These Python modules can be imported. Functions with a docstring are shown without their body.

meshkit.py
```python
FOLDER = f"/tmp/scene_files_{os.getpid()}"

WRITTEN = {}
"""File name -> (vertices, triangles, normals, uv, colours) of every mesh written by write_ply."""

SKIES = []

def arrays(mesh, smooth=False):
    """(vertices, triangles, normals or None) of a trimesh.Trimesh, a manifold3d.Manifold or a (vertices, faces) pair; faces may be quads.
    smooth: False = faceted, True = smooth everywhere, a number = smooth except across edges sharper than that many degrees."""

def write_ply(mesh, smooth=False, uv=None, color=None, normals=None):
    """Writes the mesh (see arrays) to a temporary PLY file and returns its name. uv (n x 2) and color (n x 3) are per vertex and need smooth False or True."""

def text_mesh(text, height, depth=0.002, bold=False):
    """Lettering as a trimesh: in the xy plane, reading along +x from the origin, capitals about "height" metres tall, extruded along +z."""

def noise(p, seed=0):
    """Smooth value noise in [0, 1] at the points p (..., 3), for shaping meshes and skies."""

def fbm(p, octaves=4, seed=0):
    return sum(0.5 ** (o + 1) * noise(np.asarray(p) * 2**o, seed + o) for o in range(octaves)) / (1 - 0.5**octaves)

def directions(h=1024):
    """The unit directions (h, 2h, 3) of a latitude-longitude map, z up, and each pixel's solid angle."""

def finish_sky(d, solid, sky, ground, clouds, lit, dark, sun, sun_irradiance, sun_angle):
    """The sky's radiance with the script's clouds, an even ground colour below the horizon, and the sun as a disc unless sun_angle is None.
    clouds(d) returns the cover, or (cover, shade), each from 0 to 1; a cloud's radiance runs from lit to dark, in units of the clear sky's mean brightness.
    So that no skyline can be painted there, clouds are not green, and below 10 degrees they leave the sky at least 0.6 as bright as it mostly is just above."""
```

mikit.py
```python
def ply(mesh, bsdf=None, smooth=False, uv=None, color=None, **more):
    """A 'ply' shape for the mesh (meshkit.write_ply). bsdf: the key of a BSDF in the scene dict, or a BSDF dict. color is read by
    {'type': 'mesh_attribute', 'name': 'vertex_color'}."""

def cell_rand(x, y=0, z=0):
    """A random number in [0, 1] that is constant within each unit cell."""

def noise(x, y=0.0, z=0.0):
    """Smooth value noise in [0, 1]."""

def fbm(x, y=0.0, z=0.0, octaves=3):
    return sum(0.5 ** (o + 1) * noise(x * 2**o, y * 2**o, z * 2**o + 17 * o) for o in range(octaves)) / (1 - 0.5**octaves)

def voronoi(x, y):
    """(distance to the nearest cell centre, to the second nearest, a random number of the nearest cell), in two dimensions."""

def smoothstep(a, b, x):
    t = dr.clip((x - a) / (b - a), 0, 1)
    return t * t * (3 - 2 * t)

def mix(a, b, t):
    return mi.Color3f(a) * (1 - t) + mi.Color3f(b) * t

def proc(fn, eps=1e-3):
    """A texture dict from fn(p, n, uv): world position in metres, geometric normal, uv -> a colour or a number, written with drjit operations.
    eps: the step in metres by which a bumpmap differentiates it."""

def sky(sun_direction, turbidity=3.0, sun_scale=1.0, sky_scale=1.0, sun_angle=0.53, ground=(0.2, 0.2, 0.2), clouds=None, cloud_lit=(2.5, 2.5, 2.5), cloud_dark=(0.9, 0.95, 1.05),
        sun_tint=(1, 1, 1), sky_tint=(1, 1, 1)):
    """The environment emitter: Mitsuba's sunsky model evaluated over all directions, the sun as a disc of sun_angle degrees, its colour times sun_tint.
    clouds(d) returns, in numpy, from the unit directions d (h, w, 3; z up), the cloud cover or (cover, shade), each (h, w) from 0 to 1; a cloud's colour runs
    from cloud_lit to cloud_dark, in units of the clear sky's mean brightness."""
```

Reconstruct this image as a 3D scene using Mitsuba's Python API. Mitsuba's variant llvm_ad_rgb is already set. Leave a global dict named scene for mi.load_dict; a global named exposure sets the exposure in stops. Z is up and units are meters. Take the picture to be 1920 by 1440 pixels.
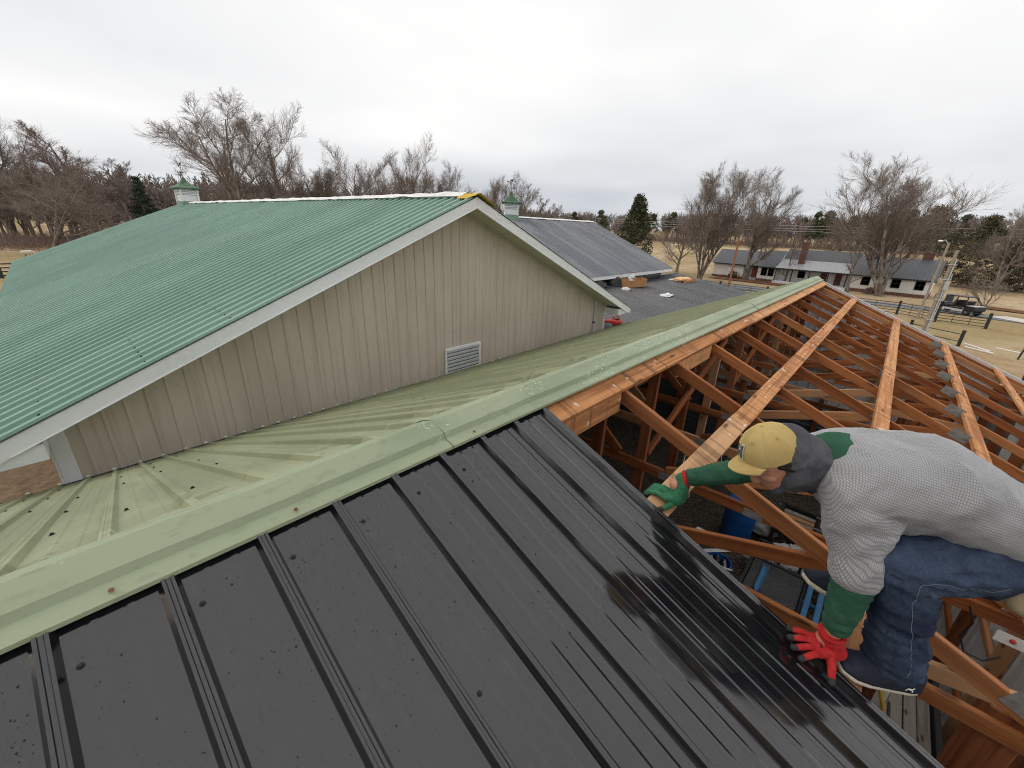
import math, numpy as np, trimesh, mitsuba as mi, drjit as dr, mikit, meshkit
import manifold3d as m3
from shapely.geometry import Polygon, box as sbox
from mikit import proc, noise, fbm, voronoi, cell_rand, smoothstep, mix

# ------------------------------------------------------------------ camera, sky, exposure
T = mi.ScalarTransform4f
CAM = np.array([1.348, 0.0, 6.0])
FWD = np.array([-0.6225762, 0.69374608, -0.3620984])
UPV = np.array([-0.27064858, 0.24327475, 0.93143263])
exposure = 1.72
scene, labels = {'type': 'scene'}, {}
scene['camera'] = {'type': 'perspective', 'fov': 103.162, 'fov_axis': 'x', 'near_clip': 0.05, 'far_clip': 6000.0,
                   'to_world': T().look_at(origin=CAM.tolist(), target=(CAM + FWD).tolist(), up=UPV.tolist())}


def overcast(d):
    # an even grey layer with soft, stretched darker banks
    q = d / np.maximum(d[..., 2:3] + 0.12, 0.05)
    n = meshkit.fbm(np.stack([q[..., 0] * 0.55, q[..., 1] * 0.55, q[..., 2] * 0 + 3.1], -1), 5, 4)
    b = meshkit.fbm(np.stack([q[..., 0] * 0.25 + 9, q[..., 1] * 0.25, q[..., 2] * 0 + 1.7], -1), 3, 9)
    low = np.clip(1 - d[..., 2] / 0.16, 0, 1)
    shade = 0.24 + 1.25 * (n - 0.5) + 0.8 * (b - 0.5) + 0.25 * low + 0.35 * low * np.clip(d[..., 1] * 1.5, 0, 1)
    return np.ones(n.shape), np.clip(shade, 0, 1)


scene['sky'] = mikit.sky([-0.45, -0.58, 0.72], turbidity=4, sun_scale=0.14, sun_angle=32, clouds=overcast,
                         cloud_lit=(3.35, 3.32, 3.27), cloud_dark=(1.88, 1.99, 2.14), ground=(0.12, 0.11, 0.09))

RNG = np.random.default_rng(7)
V = lambda *a: np.array(a, float)
K = 5 / 12                      # every steep roof here pitches five in twelve


# ------------------------------------------------------------------ helpers
def unit(v):
    v = np.asarray(v, float)
    return v / np.linalg.norm(v)


def numbered(key):
    if key not in scene and not any(k.startswith(key + '__') for k in scene):
        return key
    i = 1
    while f'{key}_{i:03d}' in scene or any(k.startswith(f'{key}_{i:03d}__') for k in scene):
        i += 1
    return f'{key}_{i:03d}'


_count = {}


def nxt(key):
    """The next free key: name, name_001, ..."""
    n = _count.get(key, -1) + 1
    _count[key] = n
    return key if n == 0 else f'{key}_{n:03d}'


def put(key, mesh, bsdf, smooth=False, label=None, kind=None, **more):
    key = nxt(key)
    scene[key] = mikit.ply(mesh, 'mat_' + bsdf, smooth=smooth, **more)
    if label or kind:
        labels[key] = {k: v for k, v in (('label', label), ('kind', kind)) if v}
    return key


def thing(name, label, cat, group=None):
    key = nxt(name)
    labels[key] = {'label': label, 'category': cat}
    if group:
        labels[key]['group'] = group
    return key


def tm(v, f):
    return trimesh.Trimesh(np.asarray(v, float), np.asarray(f, int), process=False)


def join(ms):
    return trimesh.util.concatenate([m for m in ms if m is not None])


def frame(axis, up=(0, 0, 1)):
    x = unit(axis)
    z = np.asarray(up, float) - np.dot(up, x) * x
    if np.linalg.norm(z) < 1e-6:
        z = V(1, 0, 0) - x[0] * x
    z = unit(z)
    return x, np.cross(z, x), z


def cbox(lx, ly, lz, c=0.004):
    """A box with chamfered edges, centred: 24 corners, 44 triangles."""
    c = min(c, 0.3 * min(lx, ly, lz))
    p = []
    for sx in (-1, 1):
        for sy in (-1, 1):
            for sz in (-1, 1):
                h = V(sx * lx / 2, sy * ly / 2, sz * lz / 2)
                for k in range(3):
                    q = h.copy()
                    for j in range(3):
                        if j != k:
                            q[j] -= np.sign(q[j]) * c
                    p.append(q)
    return trimesh.convex.convex_hull(np.array(p))


_cb = {}


def beam(p0, p1, w, h, up=(0, 0, 1), c=0.004):
    """A board from p0 to p1, w wide across and h high along up; (mesh, uv): u in metres along it, v across it."""
    p0, p1 = np.asarray(p0, float), np.asarray(p1, float)
    L = np.linalg.norm(p1 - p0)
    m = cbox(L, w, h, c)
    x, y, z = frame(p1 - p0, up)
    v = m.vertices
    uv = np.stack([v[:, 0] + 40, v[:, 1] + 0.71 * v[:, 2]], -1)
    m2 = tm(v @ np.stack([x, y, z]) + (p0 + p1) / 2, m.faces)
    return m2, uv


def board(key, p0, p1, w, h, bsdf, up=(0, 0, 1), c=0.004, label=None):
    m, uv = beam(p0, p1, w, h, up, c)
    uv = uv + np.array([RNG.uniform(0, 20), 3.0 * RNG.integers(1, 400)])
    return put(key, m, bsdf, uv=uv, label=label)


def bx(x0, x1, y0, y1, z0, z1, c=0.0):
    m = cbox(x1 - x0, y1 - y0, z1 - z0, c) if c else trimesh.creation.box((x1 - x0, y1 - y0, z1 - z0))
    m.apply_translation(((x0 + x1) / 2, (y0 + y1) / 2, (z0 + z1) / 2))
    return m


def tube(pts, r, sides=8, cap=True):
    pts = np.asarray(pts, float)
    r = np.broadcast_to(np.asarray(r, float), (len(pts),))
    t = np.gradient(pts, axis=0)
    t /= np.linalg.norm(t, axis=1, keepdims=True) + 1e-12
    a = None
    rings = []
    for i in range(len(pts)):
        if a is None:
            a = np.cross(t[i], V(0, 0, 1) if abs(t[i, 2]) < 0.9 else V(1, 0, 0))
        a = a - np.dot(a, t[i]) * t[i]
        a /= np.linalg.norm(a) + 1e-12
        b = np.cross(t[i], a)
        an = np.arange(sides) * 2 * np.pi / sides
        rings.append(pts[i] + r[i] * (np.cos(an)[:, None] * a + np.sin(an)[:, None] * b))
    v = np.vstack(rings)
    f = []
    for i in range(len(pts) - 1):
        for j in range(sides):
            k = (j + 1) % sides
            f += [(i * sides + j, i * sides + k, (i + 1) * sides + k), (i * sides + j, (i + 1) * sides + k, (i + 1) * sides + j)]
    if cap:
        n = len(v)
        v = np.vstack([v, pts[:1], pts[-1:]])
        last = (len(pts) - 1) * sides
        for j in range(sides):
            k = (j + 1) % sides
            f += [(n, k, j), (n + 1, last + j, last + k)]
    return tm(v, f)


def lathe(prof, sides=24, o=(0, 0, 0)):
    m = trimesh.creation.revolve(np.asarray(prof, float), sections=sides)
    m.apply_translation(o)
    return m


def rib_line(s0, s1, ribs, h, bw, tw, minor=(), mh=0.003, groove=0.0):
    """The section of a ribbed metal sheet from s0 to s1: (s, height) points."""
    feats = []
    for c in ribs:
        if groove:
            feats.append([(c - bw, 0), (c - tw, h), (c - tw * 0.45, h), (c - tw * 0.3, h - groove), (c + tw * 0.3, h - groove), (c + tw * 0.45, h), (c + tw, h), (c + bw, 0)])
        else:
            feats.append([(c - bw, 0), (c - tw, h), (c + tw, h), (c + bw, 0)])
    for c in minor:
        feats.append([(c - 0.014, 0), (c - 0.006, mh), (c + 0.006, mh), (c + 0.014, 0)])
    feats = sorted([f for f in feats if f[0][0] > s0 and f[-1][0] < s1], key=lambda f: f[0][0])
    return np.array([(s0, 0)] + [p for f in feats for p in f] + [(s1, 0)])


def sheet(line, O, S, N, A, B):
    """The section line swept: point = O + s S + h N, from + A(s) to + B(s); A and B are vectors or functions of s."""
    fa = A if callable(A) else (lambda s: np.tile(np.asarray(A, float), (len(s), 1)))
    fb = B if callable(B) else (lambda s: np.tile(np.asarray(B, float), (len(s), 1)))
    s = line[:, 0]
    base = np.asarray(O, float) + s[:, None] * np.asarray(S, float) + line[:, 1:2] * np.asarray(N, float)
    a, b = base + fa(s), base + fb(s)
    n = len(s)
    i = np.arange(n - 1)
    f = np.vstack([np.stack([i, i + 1, i + 1 + n], 1), np.stack([i, i + 1 + n, i + n], 1)])
    # one flat facet per strip: split the vertices so that creases stay crisp
    v = np.vstack([a, b])
    return tm(v[f].reshape(-1, 3), np.arange(f.size).reshape(-1, 3))


def drape(poly_pts, lift, zfun, step=2.0):
    """A flat outline laid on the terrain."""
    pol = Polygon(poly_pts)
    x0, y0, x1, y1 = pol.bounds
    cells = []
    xs, ys = np.arange(x0, x1, step), np.arange(y0, y1, step)
    tri = []
    for x in xs:
        for y in ys:
            c = pol.intersection(sbox(x, y, x + step, y + step))
            for g in getattr(c, 'geoms', [c]):
                if g.geom_type == 'Polygon' and g.area > 1e-5:
                    p = np.array(g.exterior.coords)[:-1]
                    q = np.column_stack([p, zfun(p[:, 0], p[:, 1]) + lift])
                    for k in range(1, len(q) - 1):
                        tri.append([q[0], q[k], q[k + 1]])
    t = np.array(tri)
    nz = np.cross(t[:, 1] - t[:, 0], t[:, 2] - t[:, 0])[:, 2]
    t[nz < 0] = t[nz < 0][:, ::-1]
    return tm(t.reshape(-1, 3), np.arange(len(t) * 3).reshape(-1, 3))


def bones(chain_list, edge=0.02, smooth=12, lam=0.5, bump=None):
    """One smooth skin over bones [((p, r), (q, s)), ...]."""
    parts = []
    for (p, r), (q, s) in chain_list:
        a = m3.Manifold.sphere(r, 20).translate(tuple(map(float, p)))
        b = m3.Manifold.sphere(s, 20).translate(tuple(map(float, q)))
        parts.append(m3.Manifold.batch_hull([a, b]))
    m = m3.Manifold.batch_boolean(parts, m3.OpType.Add).refine_to_length(edge)
    g = m.to_mesh()
    t = trimesh.Trimesh(g.vert_properties[:, :3], g.tri_verts, process=True)
    trimesh.smoothing.filter_taubin(t, lamb=lam, nu=lam + 0.03, iterations=smooth)
    if bump is not None:
        t.vertices = t.vertices + t.vertex_normals * bump(t.vertices, t.vertex_normals)[:, None]
    return t


def hull(points_r):
    return m3.Manifold.batch_hull([m3.Manifold.sphere(r, 24).translate(tuple(map(float, p))) for p, r in points_r])


def man2tri(m, edge=None, smooth=0, bump=None, lam=0.5):
    if edge:
        m = m.refine_to_length(edge)
    g = m.to_mesh()
    t = trimesh.Trimesh(g.vert_properties[:, :3], g.tri_verts, process=True)
    if smooth:
        trimesh.smoothing.filter_taubin(t, lamb=lam, nu=lam + 0.03, iterations=smooth)
    if bump is not None:
        t.vertices = t.vertices + t.vertex_normals * bump(t.vertices, t.vertex_normals)[:, None]
    return t


# ------------------------------------------------------------------ materials
def col(c):
    return {'type': 'rgb', 'value': list(map(float, c))} if isinstance(c, (tuple, list)) else c


def mat(name, base, rough=0.6, spec=0.5, metal=0.0, two=True, bump=None, bump_scale=1.0, **more):
    b = {'type': 'principled', 'base_color': col(base), 'roughness': rough if isinstance(rough, (float, dict)) else float(rough), 'metallic': metal, **({} if spec is None else {'specular': spec}), **more}
    if bump is not None:
        b = {'type': 'bumpmap', 'arbitrary': bump, 'scale': bump_scale, 'bsdf': b}
    scene['mat_' + name] = {'type': 'twosided', 'bsdf': b} if two else b
    return name


def speckle(p, n, uv):
    return fbm(p.x * 7, p.y * 7, p.z * 7, 3)


def weathered(c, dark, light, sc=1.3, amt=0.6):
    """A colour that drifts between a darker and a lighter weathering of itself."""
    def fn(p, n, uv):
        a = fbm(p.x * sc, p.y * sc, p.z * sc, 4)
        b = noise(p.x * 31, p.y * 31, p.z * 31)
        t = dr.clip((a - 0.5) * 2.2 + (b - 0.5) * 0.35, -1, 1) * amt
        return mix(mix(c, light, dr.maximum(t, 0)), dark, dr.maximum(-t, 0))
    return proc(fn)


def wood(base, dark, light, streak=0.0):
    """Sawn timber: grain runs along u; v carries the board's own number in steps of 3."""
    def fn(p, n, uv):
        u, v = uv.x, uv.y
        idn = dr.floor(v / 3.0 + 0.5)
        tone = cell_rand(idn, 3, 5)
        g = fbm(u * 1.6, v * 55, idn, 4)
        g2 = noise(u * 5.0, v * 230, idn)
        kd, ks, kr = voronoi(u * 2.1 + idn * 7.3, v * 7.0)
        knot = (1 - smoothstep(0.05, 0.13, kd)) * dr.select(kr > 0.55, 1.0, 0.0)
        c = mix(base, light, dr.clip((tone - 0.35) * 0.8, 0, 1))
        c = mix(c, dark, dr.clip((0.62 - g) * 1.7 + (0.5 - g2) * 0.35 + 0.75 * (0.45 - tone), 0, 0.9))
        w = fbm(u * 0.9 + 11, v * 9, idn + 2, 3)
        c = mix(c, dark, smoothstep(0.55, 0.78, w) * 0.55)
        c = mix(c, (0.50, 0.33, 0.19), smoothstep(0.80, 0.96, tone) * 0.55)
        c = mix(c, (0.06, 0.022, 0.009), knot * 0.75)
        if streak:
            line = noise(u * 21, idn * 3.1 + v * 1.2, 4)
            line2 = noise(u * 52, idn + v * 4.0, 8)
            c = mix(c, (0.10, 0.045, 0.022), smoothstep(0.76, 0.90, line) * streak * 0.7 + smoothstep(0.72, 0.90, line2) * streak * 0.6)
            sp = noise(u * 16 + 3, v * 34, idn)
            c = mix(c, (0.75, 0.66, 0.58), smoothstep(0.88, 0.95, sp) * 0.6)
        return c
    return proc(fn)


mat('truss_wood', wood((0.335, 0.115, 0.038), (0.12, 0.034, 0.012), (0.50, 0.225, 0.092)), 0.75, 0.25)
mat('purlin_wood', wood((0.54, 0.255, 0.105), (0.27, 0.10, 0.038), (0.68, 0.41, 0.22), streak=0.75), 0.75, 0.25)
mat('post_wood', wood((0.25, 0.082, 0.030), (0.10, 0.030, 0.012), (0.36, 0.14, 0.06)), 0.7, 0.3)
mat('grey_wood', wood((0.30, 0.27, 0.235), (0.14, 0.12, 0.10), (0.40, 0.37, 0.33)), 0.85, 0.2)


def black_rough(p, n, uv):
    s = smoothstep(0.58, 0.76, fbm(p.x * 5 + 4, p.y * 5, p.z * 5, 4))
    return 0.075 + 0.03 * fbm(p.x * 1.5, p.y * 1.5, p.z, 3) + 0.07 * s


def black_base(p, n, uv):
    a = fbm(p.x * 1.1, p.y * 1.1, p.z, 4)
    d = smoothstep(0.62, 0.82, fbm(p.x * 13, p.y * 13, 8, 4))
    return mix(mix((0.006, 0.006, 0.0075), (0.009, 0.009, 0.011), a), (0.03, 0.03, 0.032), d * 0.15)


mat('black_metal', proc(black_base), proc(black_rough), None, eta=1.8)


def sage(p, n, uv):
    # chalked paint: streaks run down the slope, bare yellowish patches stand near the ridge
    a = fbm(p.x * 0.45, p.y * 4.2, 1.0, 4)
    b = fbm(p.x * 1.4, p.y * 11, 5.0, 4)
    c = mix((0.200, 0.226, 0.134), (0.248, 0.272, 0.170), smoothstep(0.3, 0.7, a))
    c = mix(c, (0.178, 0.196, 0.114), smoothstep(0.52, 0.72, b) * 0.45)
    near = smoothstep(-0.95, -0.16, p.x)
    peel = smoothstep(0.50, 0.53, fbm(p.x * 4.2 + 7, p.y * 3.4, 2.0, 5) * 0.80 + near * 0.125)
    c = mix(c, (0.40, 0.42, 0.27), peel * near * 0.5)
    e = smoothstep(0.70, 0.78, fbm(p.x * 22, p.y * 22, 3.0, 3))
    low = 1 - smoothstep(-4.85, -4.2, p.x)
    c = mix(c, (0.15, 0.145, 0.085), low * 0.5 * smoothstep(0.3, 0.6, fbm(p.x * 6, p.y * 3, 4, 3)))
    return mix(c, (0.17, 0.17, 0.09), e * 0.35)


mat('sage_metal', proc(sage), 0.55, 0.35)


def cap_paint(p, n, uv):
    a = fbm(p.x * 6, p.y * 2.2, p.z * 6, 4)
    c = mix((0.235, 0.284, 0.182), (0.292, 0.342, 0.226), smoothstep(0.3, 0.7, a))
    b = fbm(p.x * 40, p.y * 22, p.z * 40, 3)
    c = mix(c, (0.205, 0.246, 0.154), smoothstep(0.55, 0.72, b) * 0.45)
    clump = smoothstep(0.56, 0.70, fbm(p.x * 5 + 2, p.y * 3.1, 7, 3))
    fl = smoothstep(0.80, 0.86, noise(p.x * 120, p.y * 95, p.z * 120))
    return mix(c, (0.78, 0.80, 0.74), fl * clump * 0.95)


mat('cap_metal', proc(cap_paint), 0.5, 0.4)


def barn_green(p, n, uv):
    a = fbm(p.x * 0.9, p.y * 0.5, p.z * 0.5, 4)
    st = fbm(p.x * 9, p.y * 0.7, 2, 3)
    c = mix((0.165, 0.290, 0.225), (0.205, 0.338, 0.268), smoothstep(0.3, 0.7, a))
    c = mix(c, (0.250, 0.375, 0.305), smoothstep(0.55, 0.78, st) * 0.5)
    return mix(c, (0.14, 0.24, 0.185), smoothstep(0.62, 0.8, fbm(p.x * 3, p.y * 3, 9, 3)) * 0.25)


mat('barn_green_metal', proc(barn_green), 0.42, 0.5)


def beige(p, n, uv):
    a = fbm(p.y * 1.2, p.z * 0.6, 2, 4)
    drip = fbm(p.y * 22, p.z * 0.8, 5, 3)
    c = mix((0.475, 0.405, 0.332), (0.535, 0.465, 0.388), smoothstep(0.3, 0.7, a))
    c = mix(c, (0.395, 0.33, 0.265), smoothstep(0.52, 0.74, drip) * 0.4)
    low = 1 - smoothstep(3.1, 3.55, p.z)
    return mix(c, (0.36, 0.31, 0.25), low * 0.45 * fbm(p.y * 3, p.z * 3, 1, 3))


mat('beige_metal', proc(beige), 0.55, 0.4)
mat('white_metal', weathered((0.74, 0.75, 0.76), (0.58, 0.59, 0.58), (0.80, 0.81, 0.82), 1.6, 0.5), 0.4, 0.5)
mat('white_plain', (0.78, 0.78, 0.77), 0.5, 0.4)


def soffit_c(p, n, uv):
    return mix((0.44, 0.43, 0.33), (0.50, 0.49, 0.39), fbm(p.x * 2, p.y * 2, p.z, 3))


mat('soffit_vinyl', proc(soffit_c), 0.6, 0.3)


def grey_roof(p, n, uv):
    a = fbm(p.x * 0.4, p.y * 2.5, 3, 4)
    return mix((0.105, 0.118, 0.145), (0.170, 0.185, 0.215), smoothstep(0.3, 0.7, a))


mat('grey_roof_metal', proc(grey_roof), 0.36, 0.6)


def leanto_c(p, n, uv):
    a = fbm(p.x * 0.5, p.y * 2.2, 3, 4)
    return mix((0.050, 0.054, 0.064), (0.082, 0.087, 0.10), smoothstep(0.3, 0.7, a))


mat('dark_roof_metal', proc(leanto_c), 0.3, 0.7)
mat('grey_wall_metal', weathered((0.17, 0.175, 0.18), (0.10, 0.105, 0.11), (0.22, 0.225, 0.23), 0.9), 0.5, 0.4)
mat('galv_metal', weathered((0.50, 0.52, 0.54), (0.36, 0.37, 0.38), (0.58, 0.60, 0.62), 1.1, 0.7), 0.45, 0.5)
mat('dark_wall_metal', weathered((0.085, 0.09, 0.098), (0.05, 0.052, 0.056), (0.12, 0.125, 0.135), 1.0), 0.45, 0.5)
mat('plate_steel', weathered((0.25, 0.24, 0.23), (0.14, 0.12, 0.10), (0.35, 0.34, 0.33), 30.0, 0.9), 0.55, 0.4)
mat('dark_rubber', (0.012, 0.012, 0.013), 0.6, 0.4)
mat('dark_trim', (0.03, 0.034, 0.034), 0.5, 0.4)
mat('rust', weathered((0.20, 0.10, 0.055), (0.10, 0.045, 0.025), (0.33, 0.22, 0.15), 90.0), 0.8, 0.2)


def soil(p, n, uv):
    a = fbm(p.x * 0.045, p.y * 0.045, 1, 4)
    b = fbm(p.x * 0.55, p.y * 0.55, 2, 5)
    f = noise(p.x * 9, p.y * 9, 2)
    c = mix((0.315, 0.238, 0.148), (0.40, 0.315, 0.208), smoothstep(0.3, 0.7, a))
    c = mix(c, (0.20, 0.165, 0.062), smoothstep(0.50, 0.66, fbm(p.x * 0.07 + 5, p.y * 0.07, 6, 4)) * 0.55)
    c = mix(c, (0.24, 0.15, 0.075), smoothstep(0.46, 0.70, b) * 0.55)
    c = mix(c, (0.50, 0.39, 0.23), smoothstep(0.62, 0.86, f) * 0.35)
    # bare leaf litter close round the barn's left end
    d = dr.sqrt(dr.square(p.x + 9.0) + dr.square((p.y + 8.0) * 0.9))
    lit = (1 - smoothstep(9, 22, d))
    ll = fbm(p.x * 15.0, p.y * 15.0, 3, 4)
    lc = mix((0.15, 0.105, 0.068), (0.27, 0.20, 0.135), ll)
    return mix(c, lc, lit)


mat('soil_grass', proc(soil), 0.95, 0.1, bump=proc(lambda p, n, uv: fbm(p.x * 5, p.y * 5, 1, 4) * 0.08, eps=0.02))


def gravel_c(p, n, uv):
    d, e, r = voronoi(p.x * 26, p.y * 26)
    c = mix((0.035, 0.028, 0.022), (0.14, 0.115, 0.09), r)
    return mix(c, (0.03, 0.025, 0.02), smoothstep(0.35, 0.75, d)) * (0.95 + 0.8 * fbm(p.x * 1.5, p.y * 1.5, 2, 3))


mat('gravel_floor', proc(gravel_c), 0.9, 0.2, bump=proc(lambda p, n, uv: (1 - voronoi(p.x * 26, p.y * 26)[0]) * 0.012, eps=0.004))
mat('asphalt', weathered((0.15, 0.155, 0.17), (0.11, 0.11, 0.12), (0.19, 0.195, 0.21), 0.5), 0.8, 0.3)
mat('concrete', weathered((0.48, 0.46, 0.43), (0.36, 0.34, 0.31), (0.56, 0.54, 0.51), 0.6), 0.85, 0.2)
mat('mulch', weathered((0.13, 0.065, 0.035), (0.06, 0.03, 0.017), (0.22, 0.12, 0.07), 2.5, 0.9), 0.95, 0.1)


def bark_c(p, n, uv):
    a = fbm(p.x * 3, p.y * 3, p.z * 1.2, 3)
    return mix((0.13, 0.108, 0.09), (0.28, 0.245, 0.215), smoothstep(0.3, 0.7, a))


mat('bark', proc(bark_c), 0.95, 0.1)
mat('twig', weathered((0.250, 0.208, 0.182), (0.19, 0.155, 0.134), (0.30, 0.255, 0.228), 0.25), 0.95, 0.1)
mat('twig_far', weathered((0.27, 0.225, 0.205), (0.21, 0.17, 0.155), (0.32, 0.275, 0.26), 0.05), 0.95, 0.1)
mat('twig_red', weathered((0.270, 0.205, 0.178), (0.20, 0.15, 0.13), (0.31, 0.245, 0.218), 0.25), 0.95, 0.1)
mat('needle_spruce', weathered((0.040, 0.062, 0.042), (0.020, 0.034, 0.024), (0.075, 0.105, 0.072), 0.9, 0.9), 0.7, 0.3)
mat('leaf_magnolia', weathered((0.048, 0.056, 0.020), (0.022, 0.030, 0.012), (0.10, 0.085, 0.038), 1.6, 0.9), 0.45, 0.5)
mat('needle_pine', weathered((0.075, 0.085, 0.048), (0.045, 0.052, 0.030), (0.115, 0.118, 0.075), 0.3, 0.9), 0.8, 0.2)
mat('needle_cedar', weathered((0.100, 0.092, 0.056), (0.060, 0.056, 0.034), (0.150, 0.130, 0.085), 0.5, 0.9), 0.85, 0.2)


# ------------------------------------------------------------------ the ground
def zg(x, y):
    x, y = np.asarray(x, float), np.asarray(y, float)
    s = -0.0225 * np.clip(y - 15, 0, 80) + 0.036 * np.clip(y - 112, 0, 260)
    far = np.clip((y - 30) / 60, 0, 1)
    return s + far * (meshkit.fbm(np.stack([x * 0.03, y * 0.03, 0 * x], -1), 3, 5) - 0.5) * 0.9


def ground_sheet():
    g = np.unique(np.concatenate([np.arange(-60, 61, 3.0), np.arange(-240, 241, 12.0), np.arange(-1800, 1801, 90.0)]))
    X, Y = np.meshgrid(g, g, indexing='ij')
    Z = zg(X, Y) - 0.02
    v = np.stack([X, Y, Z], -1).reshape(-1, 3)
    n = len(g)
    i, j = np.meshgrid(np.arange(n - 1), np.arange(n - 1), indexing='ij')
    a = (i * n + j).ravel()
    f = np.vstack([np.stack([a, a + n, a + n + 1], 1), np.stack([a, a + n + 1, a + 1], 1)])
    return tm(v, f)


put('ground', ground_sheet(), 'soil_grass', smooth=True, label='tan winter pasture with patches of green around the barns', kind='structure')
put('gravel_floor', drape([(-4.85, -9), (3.3, -9), (3.3, 11.8), (-4.85, 11.8)], 0.02, zg, 3.0), 'gravel_floor', label='dark gravel floor under the open trusses', kind='structure')
put('driveway', drape([(-60, 66), (-20, 62.5), (-4, 63.2), (4.5, 64.5), (16, 62.2), (16, 66.0), (5, 69.0), (-4, 69.6), (-20, 70), (-60, 74)], 0.03, zg, 4.0), 'asphalt', label='grey paved drive between the fence and the white house', kind='structure')
put('driveway_path', drape([(9.4, 66.2), (16, 58.6), (32, 47), (33, 49), (17, 61.5), (11.4, 68.6)], 0.05, zg, 4.0), 'concrete', label='pale concrete drive at the right edge', kind='structure')

# ------------------------------------------------------------------ the stable whose roof is being replaced
ZR = 5.133                      # where its two roof planes would meet
FAR_Y = 11.92
stable = thing('stable', 'long stable with a sage green metal slope, new black metal panels and bare brown trusses', 'stable')
LEN = math.hypot(1, K)
SR, NR = V(1, 0, -K) / LEN, V(K, 0, 1) / LEN     # down the right slope, out of it
SL, NL = V(-1, 0, -K) / LEN, V(-K, 0, 1) / LEN
roofR = lambda x, y, h=0.0: V(x, y, ZR - K * x) + NR * h
roofL = lambda x, y, h=0.0: V(x, y, ZR + K * x) + NL * h

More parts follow.
